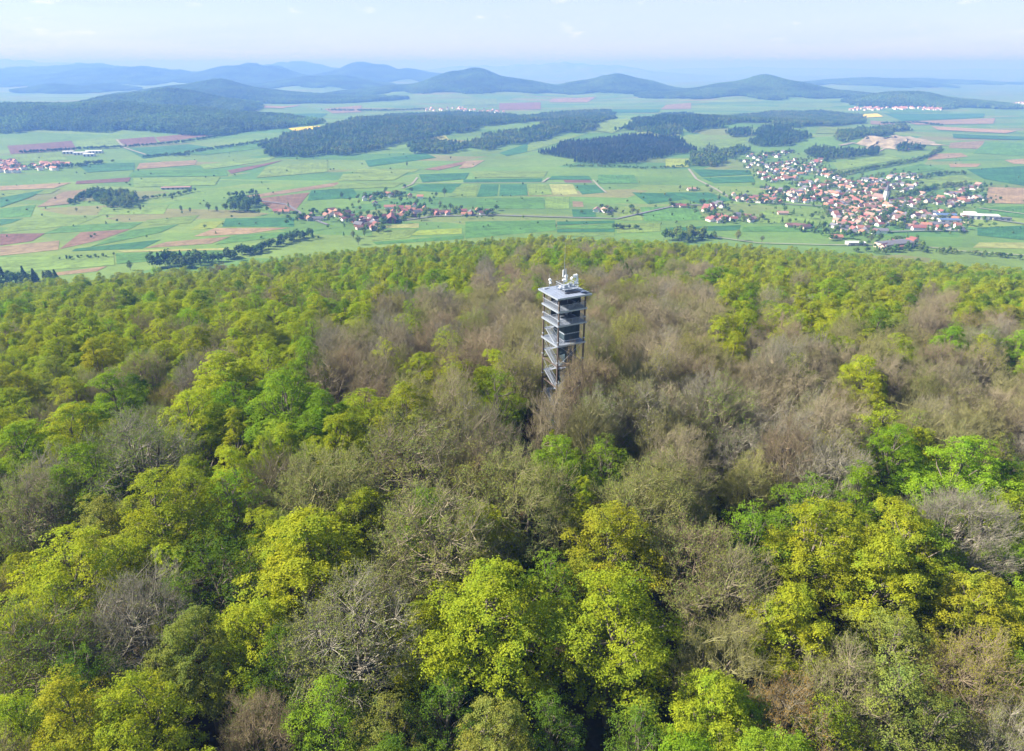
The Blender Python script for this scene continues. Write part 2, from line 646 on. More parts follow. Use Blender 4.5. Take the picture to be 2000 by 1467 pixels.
# ------------------------------------------------------------------ fields
FC = {
    'teal': ('dark blue-green crop field', (.042, .132, .046)),
    'green': ('mid green crop field', (.078, .180, .036)),
    'lgreen': ('light green meadow', (.140, .215, .042)),
    'bright': ('bright yellow-green field', (.195, .255, .032)),
    'brown': ('reddish-brown ploughed field', (.180, .112, .070)),
    'purple': ('dark purplish-brown ploughed field', (.140, .080, .060)),
    'tan': ('pale tan bare field', (.265, .195, .105)),
    'pink': ('pale pinkish-brown bare field', (.222, .165, .092)),
    'straw': ('pale straw-coloured field strip', (.260, .275, .085)),
    'rape': ('yellow rapeseed field', (.60, .46, .03)),
}
FIELDS = """
purple 14 285 140 275 150 292 21 301
lgreen 147 278 224 271 241 289 154 291
purple 227 273 301 267 308 278 252 287
brown 303 268 413 256 434 261 313 278
straw 416 256 465 252 462 259 364 271
lgreen 24 303 119 298 133 313 31 317
teal 245 291 367 282 420 289 280 310
green 330 300 520 272 540 285 400 303
teal 150 322 262 318 262 332 170 337
pink 273 319 385 313 381 322 266 331
purple 444 333 553 313 518 324 451 340
lgreen 390 322 545 305 520 315 400 332
green 260 334 440 330 445 344 250 346
lgreen 520 326 640 316 640 336 500 348
purple 150 354 255 347 252 355 147 360
tan 0 364 140 357 105 368 0 372
lgreen 260 348 430 346 420 362 262 366
pink 122 376 182 368 133 399 72 405
teal 0 387 88 371 63 384 0 406
lgreen 0 374 118 369 100 378 0 386
green 0 408 70 400 60 424 0 426
teal 0 428 45 427 21 436 0 440
lgreen 50 428 200 420 150 440 0 455
purple 0 457 88 456 63 471 0 480
brown 158 454 255 448 196 469 116 487
pink 0 482 116 470 114 488 0 500
green 126 441 280 434 255 447 84 457
green 255 450 350 438 315 454 175 483
lgreen 285 430 390 420 372 436 290 440
teal 441 427 574 425 574 443 434 443
lgreen 200 405 330 400 320 418 190 420
tan 420 446 567 445 483 457 378 462
pink 325 473 451 462 413 476 283 485
straw 227 490 448 485 444 488 245 493
teal 147 486 315 468 278 486 140 491
bright 395 434 437 432 420 446 371 450
green 455 460 640 447 560 462 420 478
lgreen 0 503 222 494 224 518 0 535
green 226 495 450 490 420 500 228 516
tan 90 535 210 520 190 530 80 542
brown 500 388 605 376 576 412 535 412
pink 440 389 660 356 664 362 502 386
teal 608 372 690 368 700 386 600 392
lgreen 670 340 800 335 770 352 660 354
lgreen 664 358 790 356 770 366 640 370
rape 563 251 623 246 630 251 574 256
pink 483 206 588 204 553 212 497 209
pink 632 213 706 206 706 219 649 222
teal 550 222 640 222 620 232 540 232
brown 828 331 909 315 916 319 856 333
tan 911 315 947 313 923 327 895 330
teal 818 341 916 338 909 350 825 357
teal 818 360 902 359 881 377 790 371
lgreen 891 366 936 360 929 385 883 381
teal 940 360 974 360 971 383 931 385
teal 977 360 1028 360 1031 382 975 383
lgreen 1031 360 1069 360 1079 380 1034 382
straw 1072 360 1118 360 1130 380 1082 381
teal 1121 361 1164 361 1182 376 1137 380
teal 1078 344 1150 344 1156 351 1072 351
purple 1100 352 1152 352 1158 357 1104 357
lgreen 919 335 1070 334 1063 346 930 348
teal 905 351 1059 349 1056 356 905 357
teal 1234 376 1315 378 1336 390 1266 399
green 1168 342 1238 342 1245 358 1168 359
pink 1118 393 1138 394 1140 404 1119 404
teal 1117 409 1161 409 1164 424 1119 424
green 932 388 1060 386 1064 408 930 408
lgreen 1064 385 1112 384 1112 408 1066 408
green 909 433 1084 430 1087 450 909 466
teal 1088 433 1200 431 1200 436 1088 440
green 1088 441 1200 438 1200 446 1088 447
teal 1088 448 1200 447 1200 453 1088 454
lgreen 1088 455 1200 454 1200 461 1088 462
straw 734 441 818 436 818 445 737 446
bright 818 450 902 446 902 457 800 460
lgreen 727 452 815 447 800 464 727 471
green 727 473 905 460 905 467 735 478
teal 713 314 830 299 852 308 720 326
lgreen 700 330 820 330 810 336 690 338
teal 975 299 1031 280 1060 290 990 305
lgreen 1031 279 1150 260 1101 275 1030 297
brown 975 202 1056 200 1056 214 975 215
pink 1077 193 1164 189 1147 200 1073 200
pink 1301 205 1350 201 1350 213 1290 214
straw 845 268 870 265 880 276 850 281
bright 1224 262 1290 253 1332 265 1245 269
lgreen 1157 255 1224 230 1243 236 1196 261
tan 1930 366 2010 368 2010 399 1925 397
pink 1856 279 1923 275 1916 291 1853 289
tan 1818 301 1877 299 1891 306 1811 313
tan 1853 320 1916 320 1909 326 1856 327
pink 1765 238 1944 231 1940 242 1790 244
tan 1818 247 1986 256 1965 261 1832 254
teal 1727 222 1923 222 1920 230 1762 237
teal 1888 331 2010 324 2010 365 1922 350
green 1909 406 2010 402 2010 428 1902 415
teal 1909 445 2010 440 2010 470 1909 460
rape 1650 226 1713 222 1725 228 1678 231
tan 1961 313 2010 310 2010 321 1979 320
teal 1352 331 1464 333 1468 341 1370 346
teal 1372 348 1470 344 1475 356 1395 358
teal 1300 376 1384 376 1432 391 1372 400
teal 1300 445 1447 440 1443 450 1300 452
green 1450 443 1605 440 1605 452 1450 453
lgreen 1625 318 1737 302 1763 310 1638 333
green 1678 346 1800 320 1844 331 1757 341
lgreen 1485 412 1611 409 1600 436 1482 436
lgreen 1345 277 1464 268 1464 288 1360 302
bright 1300 311 1348 311 1345 327 1300 327
teal 1860 262 2010 268 2010 274 1862 270
green 1925 278 2010 280 2010 305 1900 300
lgreen 1780 352 1880 342 1915 356 1800 365
straw 1912 474 2010 474 2010 486 1900 484
green 1250 405 1360 402 1375 430 1260 432
lgreen 1210 404 1246 403 1256 431 1212 431
lgreen 1205 436 1290 436 1290 452 1205 456
teal 1170 214 1290 214 1285 220 1172 221
lgreen 900 195 970 193 972 204 905 206
lgreen 735 188 790 186 780 196 730 198
pink 1700 236 1755 240 1750 246 1700 243
lgreen 1600 250 1700 248 1640 262 1590 262
green 1730 216 1800 214 1860 219 1740 221
"""


def drape(corners, lift, step, name, mat):
    c = np.array(corners)
    e = [np.linalg.norm(c[(i + 1) % 4] - c[i]) for i in range(4)]
    nu = int(np.clip(max(e[0], e[2]) / step, 4, 30))
    nv = int(np.clip(max(e[1], e[3]) / step, 4, 30))
    u, v = np.meshgrid(np.linspace(0, 1, nu + 1), np.linspace(0, 1, nv + 1))
    # corners run round the field: c0-c1 far side, c3-c2 near side
    P = ((1 - u) * (1 - v))[..., None] * c[0] + (u * (1 - v))[..., None] * c[1] + (u * v)[..., None] * c[2] + ((1 - u) * v)[..., None] * c[3]
    wob = 1.0 + 0 * u
    x, y = P[..., 0] * wob, P[..., 1]
    z = height(x, y) + lift
    V = np.stack([x, y, z], -1).reshape(-1, 3)
    j, i = np.meshgrid(np.arange(nu), np.arange(nv))
    q = np.stack([i * (nu + 1) + j, (i + 1) * (nu + 1) + j, (i + 1) * (nu + 1) + j + 1, i * (nu + 1) + j + 1], -1).reshape(-1, 4)
    o0 = c.mean(0)
    V -= np.array([o0[0], o0[1], 0])
    me = np_mesh(name, V, [q], [mat], smooth=True)
    uvl = me.uv_layers.new(name='UVMap')
    li = np.empty(len(me.loops), np.int32)
    me.loops.foreach_get('vertex_index', li)
    UV = np.stack([u.ravel(), v.ravel()], -1)
    if e[0] + e[2] < e[1] + e[3]:
        UV = UV[:, ::-1]
    # rows run along the longer side
    UV = UV[:, ::-1]
    uvl.data.foreach_set('uv', UV[li].astype(np.float32).ravel())
    o = link(bpy.data.objects.new(name, me))
    o.location = (o0[0], o0[1], 0)
    return o, o0


for k, line in enumerate(FIELDS.split('\n')):
    t = line.split()
    if len(t) != 9:
        continue
    pts = [W(float(t[1 + 2 * i]), float(t[2 + 2 * i])) for i in range(4)]
    d = np.hypot(*np.mean(pts, 0))
    lift = .35 if d < 1600 else (.8 if d < 3000 else 1.8)
    o, c = drape(pts, lift + .02 * (k % 5), 30 if d < 3000 else 70, 'field', M['field'])
    nm, col = FC[t[0]]
    j = 1 + .16 * (random.random() - .5)
    o['tint'] = [col[0] * j * (1 + .1 * (random.random() - .5)), col[1] * j, col[2] * j]
    tag(o, nm + ' ' + where(*c), 'field', 'fields of the valley', 'structure')


def ribbon(name, pxs, width, mat, lift, label, cat):
    P = [W(*p) for p in pxs]
    Q = []
    for a, b in zip(P[:-1], P[1:]):
        n = max(2, int(np.linalg.norm(b - a) / 25))
        Q += [a + (b - a) * i / n for i in range(n)]
    Q.append(P[-1])
    Q = np.array(Q)
    tn = np.gradient(Q, axis=0)
    tn /= np.linalg.norm(tn, axis=1)[:, None]
    nr = np.stack([-tn[:, 1], tn[:, 0]], -1) * width / 2
    A, B = Q + nr, Q - nr
    V = np.vstack([np.column_stack([A, height(A[:, 0], A[:, 1]) + lift]), np.column_stack([B, height(B[:, 0], B[:, 1]) + lift])])
    n = len(Q)
    i = np.arange(n - 1)
    q = np.stack([i, i + n, i + n + 1, i + 1], -1)
    o = link(bpy.data.objects.new(name, np_mesh(name, V, [q], [mat])))
    return tag(o, label, cat, 'lanes across the valley', 'structure')


TRACKS = [
    ('track', [(1345, 330), (1360, 350), (1395, 368), (1432, 390)], 6, 'track', 'pale farm track running down to the large village'),
    ('track', [(815, 347), (805, 360), (785, 368)], 5, 'track', 'pale lane bending above the small village'),
    ('track', [(790, 357), (900, 358), (1060, 357), (1160, 358)], 3.5, 'track', 'straight pale track between the dark green strips'),
    ('track', [(1158, 352), (1170, 365), (1184, 377)], 4.5, 'track', 'short pale track bending below the pine wood'),
    ('track', [(1060, 356), (1072, 348)], 6, 'track', 'short pale track stub between crop strips'),
    ('road', [(740, 437), (850, 423), (960, 421), (1090, 425), (1205, 428), (1330, 400), (1372, 402)], 6, 'asphalt', 'grey road passing the small village towards the large village'),
    ('road', [(500, 392), (560, 400), (600, 425), (640, 440)], 6, 'asphalt', 'grey road entering the small village from the left'),
    ('track', [(1380, 462), (1480, 476), (1640, 480), (1760, 478), (1880, 492), (2000, 500)], 4, 'track', 'pale track along the foot of the wooded hill'),
    ('road', [(1430, 392), (1540, 400), (1620, 404), (1720, 398), (1800, 410), (1900, 424), (2010, 440)], 7, 'asphalt', 'grey main street through the large village'),
    ('road', [(1620, 404), (1640, 430), (1700, 455), (1800, 452), (1890, 452)], 6, 'asphalt', 'grey street along the lower edge of the large village'),
    ('road', [(1560, 350), (1600, 362), (1640, 380), (1660, 400)], 6, 'asphalt', 'grey street up to the white houses of the large village'),
    ('track', [(228, 273), (245, 290), (285, 303)], 7, 'track', 'pale track below the left brown fields'),
    ('track', [(1912, 408), (1990, 418), (2010, 421)], 6, 'track', 'pale track beyond the white sheds'),
    ('track', [(1640, 285), (1665, 280), (1690, 284)], 14, 'track', 'pale quarry haul road'),
]
for k, (nm, p, w, m, lb) in enumerate(TRACKS):
    ribbon(nm, p, w, M[m], 1.0 + .1 * k, lb, nm)


def quarry():
    c = [W(1678, 276), W(1770, 268), W(1842, 283), W(1700, 299)]
    c = np.array(c)
    n = 26
    u, v = np.meshgrid(np.linspace(0, 1, n), np.linspace(0, 1, n))
    P = ((1 - u) * (1 - v))[..., None] * c[0] + (u * (1 - v))[..., None] * c[1] + (u * v)[..., None] * c[2] + ((1 - u) * v)[..., None] * c[3]
    x, y = P[..., 0] + 14 * np.sin(v * 13 + 1), P[..., 1] + 26 * np.sin(u * 11) + 12 * np.sin(u * 27 + 2)
    edge = np.minimum(np.minimum(u, 1 - u), np.minimum(v, 1 - v))
    nz = np.sin(u * 17 + 3 * np.sin(v * 9)) + np.sin(v * 23 + u * 11) + RNG.normal(0, .5, u.shape)
    step = np.floor((1 - v) * 4 + .35 * nz) / 4
    z = height(x, y) + 1.5 + np.clip(edge * 12, 0, 1) * (1 + 9 * step + .8 * nz)
    V = np.stack([x, y, z], -1).reshape(-1, 3)
    j, i = np.meshgrid(np.arange(n - 1), np.arange(n - 1))
    q = np.stack([i * n + j, (i + 1) * n + j, (i + 1) * n + j + 1, i * n + j + 1], -1).reshape(-1, 4)
    o = link(bpy.data.objects.new('quarry_terrain', np_mesh('quarry_terrain', V, [q], [M['quarry']])))
    tag(o, 'pale stepped rock quarry above the large village', 'quarry', kind='structure')


quarry()

# ------------------------------------------------------------------ trees: prototypes
def unit(a):
    return a / np.maximum(np.linalg.norm(a, axis=-1, keepdims=True), 1e-9)


def prisms(p0, p1, r0, r1, n):
    p0, p1 = np.asarray(p0, float), np.asarray(p1, float)
    d = unit(p1 - p0)
    ref = np.where(np.abs(d[:, 2:3]) > .9, np.array([[1., 0, 0]]), np.array([[0, 0, 1.]]))
    a = unit(np.cross(d, ref))
    b = np.cross(d, a)
    k = np.arange(n) * 2 * np.pi / n
    ring = a[:, None] * np.cos(k)[None, :, None] + b[:, None] * np.sin(k)[None, :, None]
    v = np.concatenate([p0[:, None] + ring * np.asarray(r0)[:, None, None], p1[:, None] + ring * np.asarray(r1)[:, None, None]], 1)
    base = (np.arange(len(p0)) * 2 * n)[:, None]
    f = [np.stack([base[:, 0] + i, base[:, 0] + (i + 1) % n, base[:, 0] + n + (i + 1) % n, base[:, 0] + n + i], -1) for i in range(n)]
    return v.reshape(-1, 3), np.concatenate(f)


def leaf_quads(rng, pos, nrm, size, jit=.45, aspect=.62):
    n = len(pos)
    nrm = unit(nrm + rng.normal(0, jit, (n, 3)))
    t = unit(np.cross(nrm, rng.normal(0, 1, (n, 3))))
    b = np.cross(nrm, t)
    L = size[:, None] * .5
    Wd = L * aspect
    v = np.stack([pos - t * L, pos - b * Wd + t * L * .15, pos + t * L, pos + b * Wd + t * L * .15], 1)
    f = np.arange(n * 4).reshape(-1, 4)
    return v.reshape(-1, 3), f


def curve_limb(p0, p1, r0, r1, rng, n=4, sag=.12):
    t = np.linspace(0, 1, n + 1)[:, None]
    p = p0 + (p1 - p0) * t
    L = np.linalg.norm(p1 - p0)
    off = rng.normal(0, 1, 3) * sag * L
    off[2] = -abs(off[2]) * .6
    p = p + off * (np.sin(t * np.pi) * .5)
    r = r0 + (r1 - r0) * t[:, 0]
    return p[:-1], p[1:], r[:-1], r[1:]


def cat_mesh(name, parts, mats):
    """parts: (verts, faces, material index)"""
    V, Fs, mi, n = [], [], [], 0
    for v, f, m in parts:
        V.append(v)
        Fs.append(f + n)
        mi.append(m)
        n += len(v)
    return np_mesh(name, np.vstack(V), Fs, mats, mi)


def leafy_tree(seed, H=24., R=6.2, lobes=40, sprays=30, leaves=42, size=(.12, .25), base=.24, airy=0.0, spread=.72):
    rng = np.random.default_rng(seed)
    cz, hz = H * (base + (1 - base) * .48), H * (1 - base) * .5
    L = []
    tries = 0
    while len(L) < lobes and tries < 4000:
        tries += 1
        d = unit(rng.normal(0, 1, 3))
        rr = rng.uniform(.35, .78)
        zz = d[2] * rr * hz * 1.12
        prof = 1.0 - .45 * max(0, zz / hz) ** 1.5
        p = np.array([d[0] * rr * R * prof, d[1] * rr * R * prof, cz + zz])
        rl = R * rng.uniform(.16, .31)
        if all(np.linalg.norm(p - q) > .62 * (rl + ql) for q, ql in L):
            L.append((p, rl))
    L.append((np.array([rng.normal(0, .6), rng.normal(0, .6), cz + hz * .80]), R * .26))
    pos, nrm = [], []
    for p, rl in L:
        m = max(9, int(sprays * (rl / (R * .26)) ** 2))
        d = unit(rng.normal(0, 1, (m * 2, 3)) + np.array([0, 0, .25]) + .35 * unit(p - np.array([0, 0, cz - hz * .5])))
        d = d[d[:, 2] > -.75][:m]
        sc = p + d * rl * rng.uniform(.62, 1.18, (len(d), 1)) * np.array([1.08, 1.08, .86])
        sn = unit(.5 * d + np.array([0, 0, .75]) + rng.normal(0, .28, d.shape))
        k = leaves
        sr = rng.uniform(.34, .72, len(d)) * (R / 6.2)
        off = rng.normal(0, .5, (len(d), k, 3)) * sr[:, None, None]
        off -= (off * sn[:, None]).sum(-1, keepdims=True) * sn[:, None] * .72
        # tips of a spray droop a little
        off[..., 2] -= .22 * (off ** 2).sum(-1) / np.maximum(sr[:, None], .1)
        q = (sc[:, None] + off).reshape(-1, 3)
        nn = np.repeat(sn, k, 0) + .3 * np.repeat(d, k, 0)
        keep = rng.random(len(q)) > airy
        pos.append(q[keep])
        nrm.append(nn[keep])
    pos, nrm = np.vstack(pos), np.vstack(nrm)
    lv, lf = leaf_quads(rng, pos, nrm, rng.uniform(size[0], size[1], len(pos)))
    # wood
    seg = []
    top = np.array([rng.normal(0, .5), rng.normal(0, .5), H * .80])
    seg.append(curve_limb(np.array([0, 0, -.6]), top, H * .017, H * .004, rng, 6, .04))
    tp = seg[0]
    for p, rl in L:
        zt = np.clip(p[2] - rng.uniform(2.5, 6) - .25 * np.hypot(p[0], p[1]), H * .22, H * .7)
        i = int(np.clip((zt + .6) / (H * .8 + .6) * 6, 0, 5))
        a = tp[0][i] + (tp[1][i] - tp[0][i]) * .5
        seg.append(curve_limb(a, p, H * .0055, H * .0015, rng, 3, .14))
        for _ in range(5 if airy else 3):
            d = unit(rng.normal(0, 1, 3) + np.array([0, 0, .4]))
            seg.append(curve_limb(a + (p - a) * rng.uniform(.55, 1), p + d * rl * .55, H * .002, H * .0007, rng, 2, .1))
    P0, P1, R0, R1 = [np.concatenate([s[i] for s in seg]) for i in range(4)]
    tv, tf = prisms(P0, P1, R0, R1, 5)
    return (tv, tf), [(lv, lf, 0)]


def bare_tree(seed, H=24., R=6.5, leaf=0, leaf_size=(.12, .2), fork=.36, twig=.016, twigs=11):
    """limbs fan out from the trunk into a rounded dome of fine twigs"""
    rng = np.random.default_rng(seed)
    c = np.array([rng.normal(0, .3), rng.normal(0, .3), H * fork])
    zc = H * (fork + .22)
    hz = H - zc - .5

    def dome(d, r):
        # d: directions; r: 0..1 of the way to the crown surface
        wob = 1 + .16 * np.sin(d[:, 0] * 5 + seed) * np.sin(d[:, 1] * 5 + 2 * seed) + .10 * np.sin(d[:, 2] * 9 + d[:, 0] * 7)
        e = np.array([R, R, 1.0]) * d * (r * wob)[:, None]
        e[:, 2] = d[:, 2] * (r * wob) * np.where(d[:, 2] > 0, hz, hz * .75)
        return e + np.array([c[0], c[1], zc])

    def dirs(n, lo):
        d = unit(rng.normal(0, 1, (n * 4, 3)))
        return d[d[:, 2] > lo][:n]
    A = dome(dirs(8, -.1), rng.uniform(.40, .60, 8))
    B = dome(dirs(62, -.35), rng.uniform(.50, .82, 62))
    C = dome(dirs(640, -.55), np.sqrt(rng.uniform(.30, .98, 640)))
    big, small = [], []

    def parent(P, Q, low):
        # nearest node of the level below, preferring those further in
        d = np.linalg.norm(P[:, None] - Q[None], axis=2) + low * np.maximum(0, Q[None, :, 2] - P[:, None, 2])
        return d.argmin(1)
    trunk = curve_limb(np.array([0, 0, -.6]), c, H * .0175, H * .012, rng, 4, .03)
    big.append(trunk)
    for p in A:
        big.append(curve_limb(c - np.array([0, 0, rng.uniform(0, H * .08)]), p, H * .0085, H * .0042, rng, 5, .16))
    for p, k in zip(B, parent(B, A, 1.2)):
        q = c + (A[k] - c) * rng.uniform(.55, 1.0)
        small.append(curve_limb(q, p, H * .0038, H * .0019, rng, 4, .16))
    for p, k in zip(C, parent(C, B, 1.2)):
        small.append(curve_limb(B[k], p, H * .0016, twig * 1.05, rng, 2, .12))
    # twigs
    n = len(C) * twigs
    src = np.repeat(C, twigs, 0)
    out = unit(src - np.array([c[0], c[1], zc - hz * .7]))
    d = unit(out * .75 + rng.normal(0, .42, (n, 3)) + np.array([0, 0, .55]))
    L = rng.uniform(.5, 1.45, n)
    st = src + rng.normal(0, .22, (n, 3))
    tip = st + d * L[:, None]
    P0, P1, R0, R1 = [np.concatenate([q[i] for q in small]) for i in range(4)]
    P0 = np.vstack([P0, st])
    P1 = np.vstack([P1, tip])
    R0 = np.concatenate([R0, np.full(n, twig)])
    R1 = np.concatenate([R1, np.full(n, twig * .45)])
    tv, tf = prisms(*[np.concatenate([q[i] for q in big]) for i in range(4)], 5)
    sv, sf = prisms(P0, P1, R0, R1, 3)
    parts = [(sv, sf, 0)]
    if leaf:
        m = int(len(tip) * leaf)
        rep = rng.integers(0, len(tip), m)
        pos = tip[rep] - d[rep] * (L[rep] * rng.uniform(0, .7, m))[:, None] + rng.normal(0, .1, (m, 3))
        nv, nf = leaf_quads(rng, pos, np.tile([0, 0, 1.], (m, 1)) + .4 * d[rep], rng.uniform(*leaf_size, m), .7)
        parts.append((nv, nf, 1))
    return (tv, tf), parts


PROTO = {}          # kind -> list of dict(trunk mesh, crown mesh, whole mesh, R, H)


def add_proto(kind, data, mats, R, H=24.):
    (tv, tf), parts = data
    tr = np_mesh('trunk', tv, [tf], [M['bark']], smooth=True)
    cr = cat_mesh('crown', parts, mats)
    wh = cat_mesh('tree_whole', [(v, f, m + 1) for v, f, m in parts] + [(tv, tf, 0)], [M['bark']] + list(mats))
    PROTO.setdefault(kind, []).append(dict(trunk=tr, crown=cr, whole=wh, R=R, H=H))


for s, R, kw in ((11, 6.4, {}), (12, 6.0, dict(lobes=46)), (13, 6.8, dict(lobes=38, base=.3)), (14, 5.6, dict(lobes=42, base=.2))):
    add_proto('leafy', leafy_tree(s, R=R, **kw), [M['leaf']], R)
add_proto('slim', leafy_tree(21, R=3.6, lobes=20, sprays=26, base=.3), [M['leaf']], 3.6)
for s, R in ((31, 6.2), (32, 5.8)):
    add_proto('airy', leafy_tree(s, R=R, lobes=32, sprays=26, leaves=30, airy=.3, base=.24, size=(.12, .22)), [M['leaf']], R)
for s, R, fk in ((41, 6.6, .36), (42, 6.2, .42), (43, 7.0, .32), (44, 6.4, .30)):
    add_proto('bare', bare_tree(s, R=R, fork=fk, leaf=.7, leaf_size=(.08, .16)), [M['twig'], M['leaf']], R)
for s, R, fk in ((51, 6.3, .34), (52, 6.0, .38)):
    add_proto('budding', bare_tree(s, R=R, fork=fk, leaf=2.6, leaf_size=(.10, .20), twigs=9), [M['twig'], M['leaf']], R)

WHOLE = bpy.data.collections.new('tree_kinds')
ORDER = {}
for kd, ps in PROTO.items():
    for i, p in enumerate(ps):
        o = bpy.data.objects.new('kind_%03d' % len(ORDER), p['whole'])
        WHOLE.objects.link(o)
        ORDER[(kd, i)] = len(ORDER)

# far crowns, cheap
def far_crown(seed, conifer=False):
    rng = np.random.default_rng(seed)
    n = 150
    if conifer:
        z = rng.uniform(.12, 1, n) ** .8
        a = rng.uniform(0, 2 * np.pi, n)
        r = (1.02 - z) * .30 * rng.uniform(.7, 1.15, n)
        pos = np.stack([r * np.cos(a), r * np.sin(a), z], -1)
        nr = np.stack([np.cos(a), np.sin(a), np.full(n, .6)], -1)
        sz = rng.uniform(.10, .18, n)
    else:
        lob = [(unit(rng.normal(0, 1, 3)) * rng.uniform(.05, .24) + np.array([0, 0, .58]), rng.uniform(.18, .28)) for _ in range(6)]
        pk = rng.integers(0, 6, n)
        d = unit(rng.normal(0, 1, (n, 3)) + np.array([0, 0, .25]))
        pos = np.array([lob[k][0] for k in pk]) + d * np.array([lob[k][1] for k in pk])[:, None]
        nr = d + np.array([0, 0, .5])
        sz = rng.uniform(.11, .20, n)
    lv, lf = leaf_quads(rng, pos, nr, sz, .3, .8)
    tv, tf = prisms(np.array([[0, 0, -.05]]), np.array([[0, 0, .6]]), np.array([.016]), np.array([.01]), 4)
    return [(lv, lf, 0), (tv, tf, 1)]


FARK = bpy.data.collections.new('far_tree_kinds')
for i in range(6):
    me = cat_mesh('far_tree', far_crown(100 + i, i >= 4), [M['wood_leaf'], M['bark']])
    FARK.objects.link(bpy.data.objects.new('far_%03d' % i, me))      # 0-3 broadleaf, 4-5 conifer

PATCHK = bpy.data.collections.new('far_patch_kinds')
for i in range(3):
    rng = np.random.default_rng(200 + i)
    parts = []
    for k in range(70):
        x, y = rng.uniform(-45, 45, 2)
        h = rng.uniform(9, 26)
        n = 26
        d = unit(rng.normal(0, 1, (n, 3)) + np.array([0, 0, .3]))
        pos = np.array([x, y, h * .58]) + d * np.array([4.6, 4.6, h * .42])
        parts.append(leaf_quads(rng, pos, d + np.array([0, 0, .4]), rng.uniform(3.4, 5.6, n), .25, .85) + (0,))
    PATCHK.objects.link(bpy.data.objects.new('patch_%03d' % i, cat_mesh('far_patch', parts, [M['wood_leaf']])))


def scatter_group(coll):
    ng = bpy.data.node_groups.new('plant_' + coll.name, 'GeometryNodeTree')
    ng.interface.new_socket('Geometry', in_out='INPUT', socket_type='NodeSocketGeometry')
    ng.interface.new_socket('Geometry', in_out='OUTPUT', socket_type='NodeSocketGeometry')
    N, L = ng.nodes, ng.links
    gi, go = N.new('NodeGroupInput'), N.new('NodeGroupOutput')
    ci = N.new('GeometryNodeCollectionInfo')
    ci.inputs['Collection'].default_value = coll
    ci.inputs['Separate Children'].default_value = True
    ci.inputs['Reset Children'].default_value = True
    iop = N.new('GeometryNodeInstanceOnPoints')
    iop.inputs['Pick Instance'].default_value = True

    def na(name, ty):
        a = N.new('GeometryNodeInputNamedAttribute')
        a.data_type = ty
        a.inputs['Name'].default_value = name
        return a.outputs['Attribute']
    L.new(gi.outputs[0], iop.inputs['Points'])
    L.new(ci.outputs[0], iop.inputs['Instance'])
    L.new(na('pick', 'INT'), iop.inputs['Instance Index'])
    L.new(na('spin', 'FLOAT_VECTOR'), iop.inputs['Rotation'])
    L.new(na('size', 'FLOAT_VECTOR'), iop.inputs['Scale'])
    L.new(iop.outputs[0], go.inputs[0])
    return ng


GROUPS = {}


def scatter(name, pos, pick, spin, size, tint, bark, coll, label, cat):
    me = bpy.data.meshes.new(name)
    n = len(pos)
    me.vertices.add(n)
    me.vertices.foreach_set('co', np.asarray(pos, np.float32).ravel())
    for nm, ty, key, val in (('pick', 'INT', 'value', np.asarray(pick, np.int32)), ('spin', 'FLOAT_VECTOR', 'vector', np.asarray(spin, np.float32).ravel()),
                             ('size', 'FLOAT_VECTOR', 'vector', np.asarray(size, np.float32).ravel()),
                             ('tint', 'FLOAT_COLOR', 'color', np.column_stack([tint, np.ones(n)]).astype(np.float32).ravel()),
                             ('bark', 'FLOAT_COLOR', 'color', np.column_stack([bark, np.ones(n)]).astype(np.float32).ravel())):
        a = me.attributes.new(nm, ty, 'POINT')
        a.data.foreach_set(key, val)
    o = link(bpy.data.objects.new(name, me))
    if coll.name not in GROUPS:
        GROUPS[coll.name] = scatter_group(coll)
    md = o.modifiers.new('plants', 'NODES')
    md.node_group = GROUPS[coll.name]
    return tag(o, label, cat, kind='stuff')


# ------------------------------------------------------------------ the hilltop wood
TINT = {
    'Y': ('yellow-green', (.275, .318, .024)), 'G': ('fresh green', (.180, .270, .022)), 'O': ('golden', (.300, .308, .028)),
    'D': ('deep green', (.105, .175, .020)), 'L': ('olive', (.215, .240, .050)), 'V': ('vivid green', (.195, .295, .020)),
    'R': ('orange-brown', (.28, .18, .045)),
}
BARK = {'b': ('grey-brown', (.285, .242, .158)), 'g': ('grey', (.275, .250, .190)), 'n': ('brown', (.262, .205, .132)), 'o': ('olive-brown', (.255, .240, .105))}

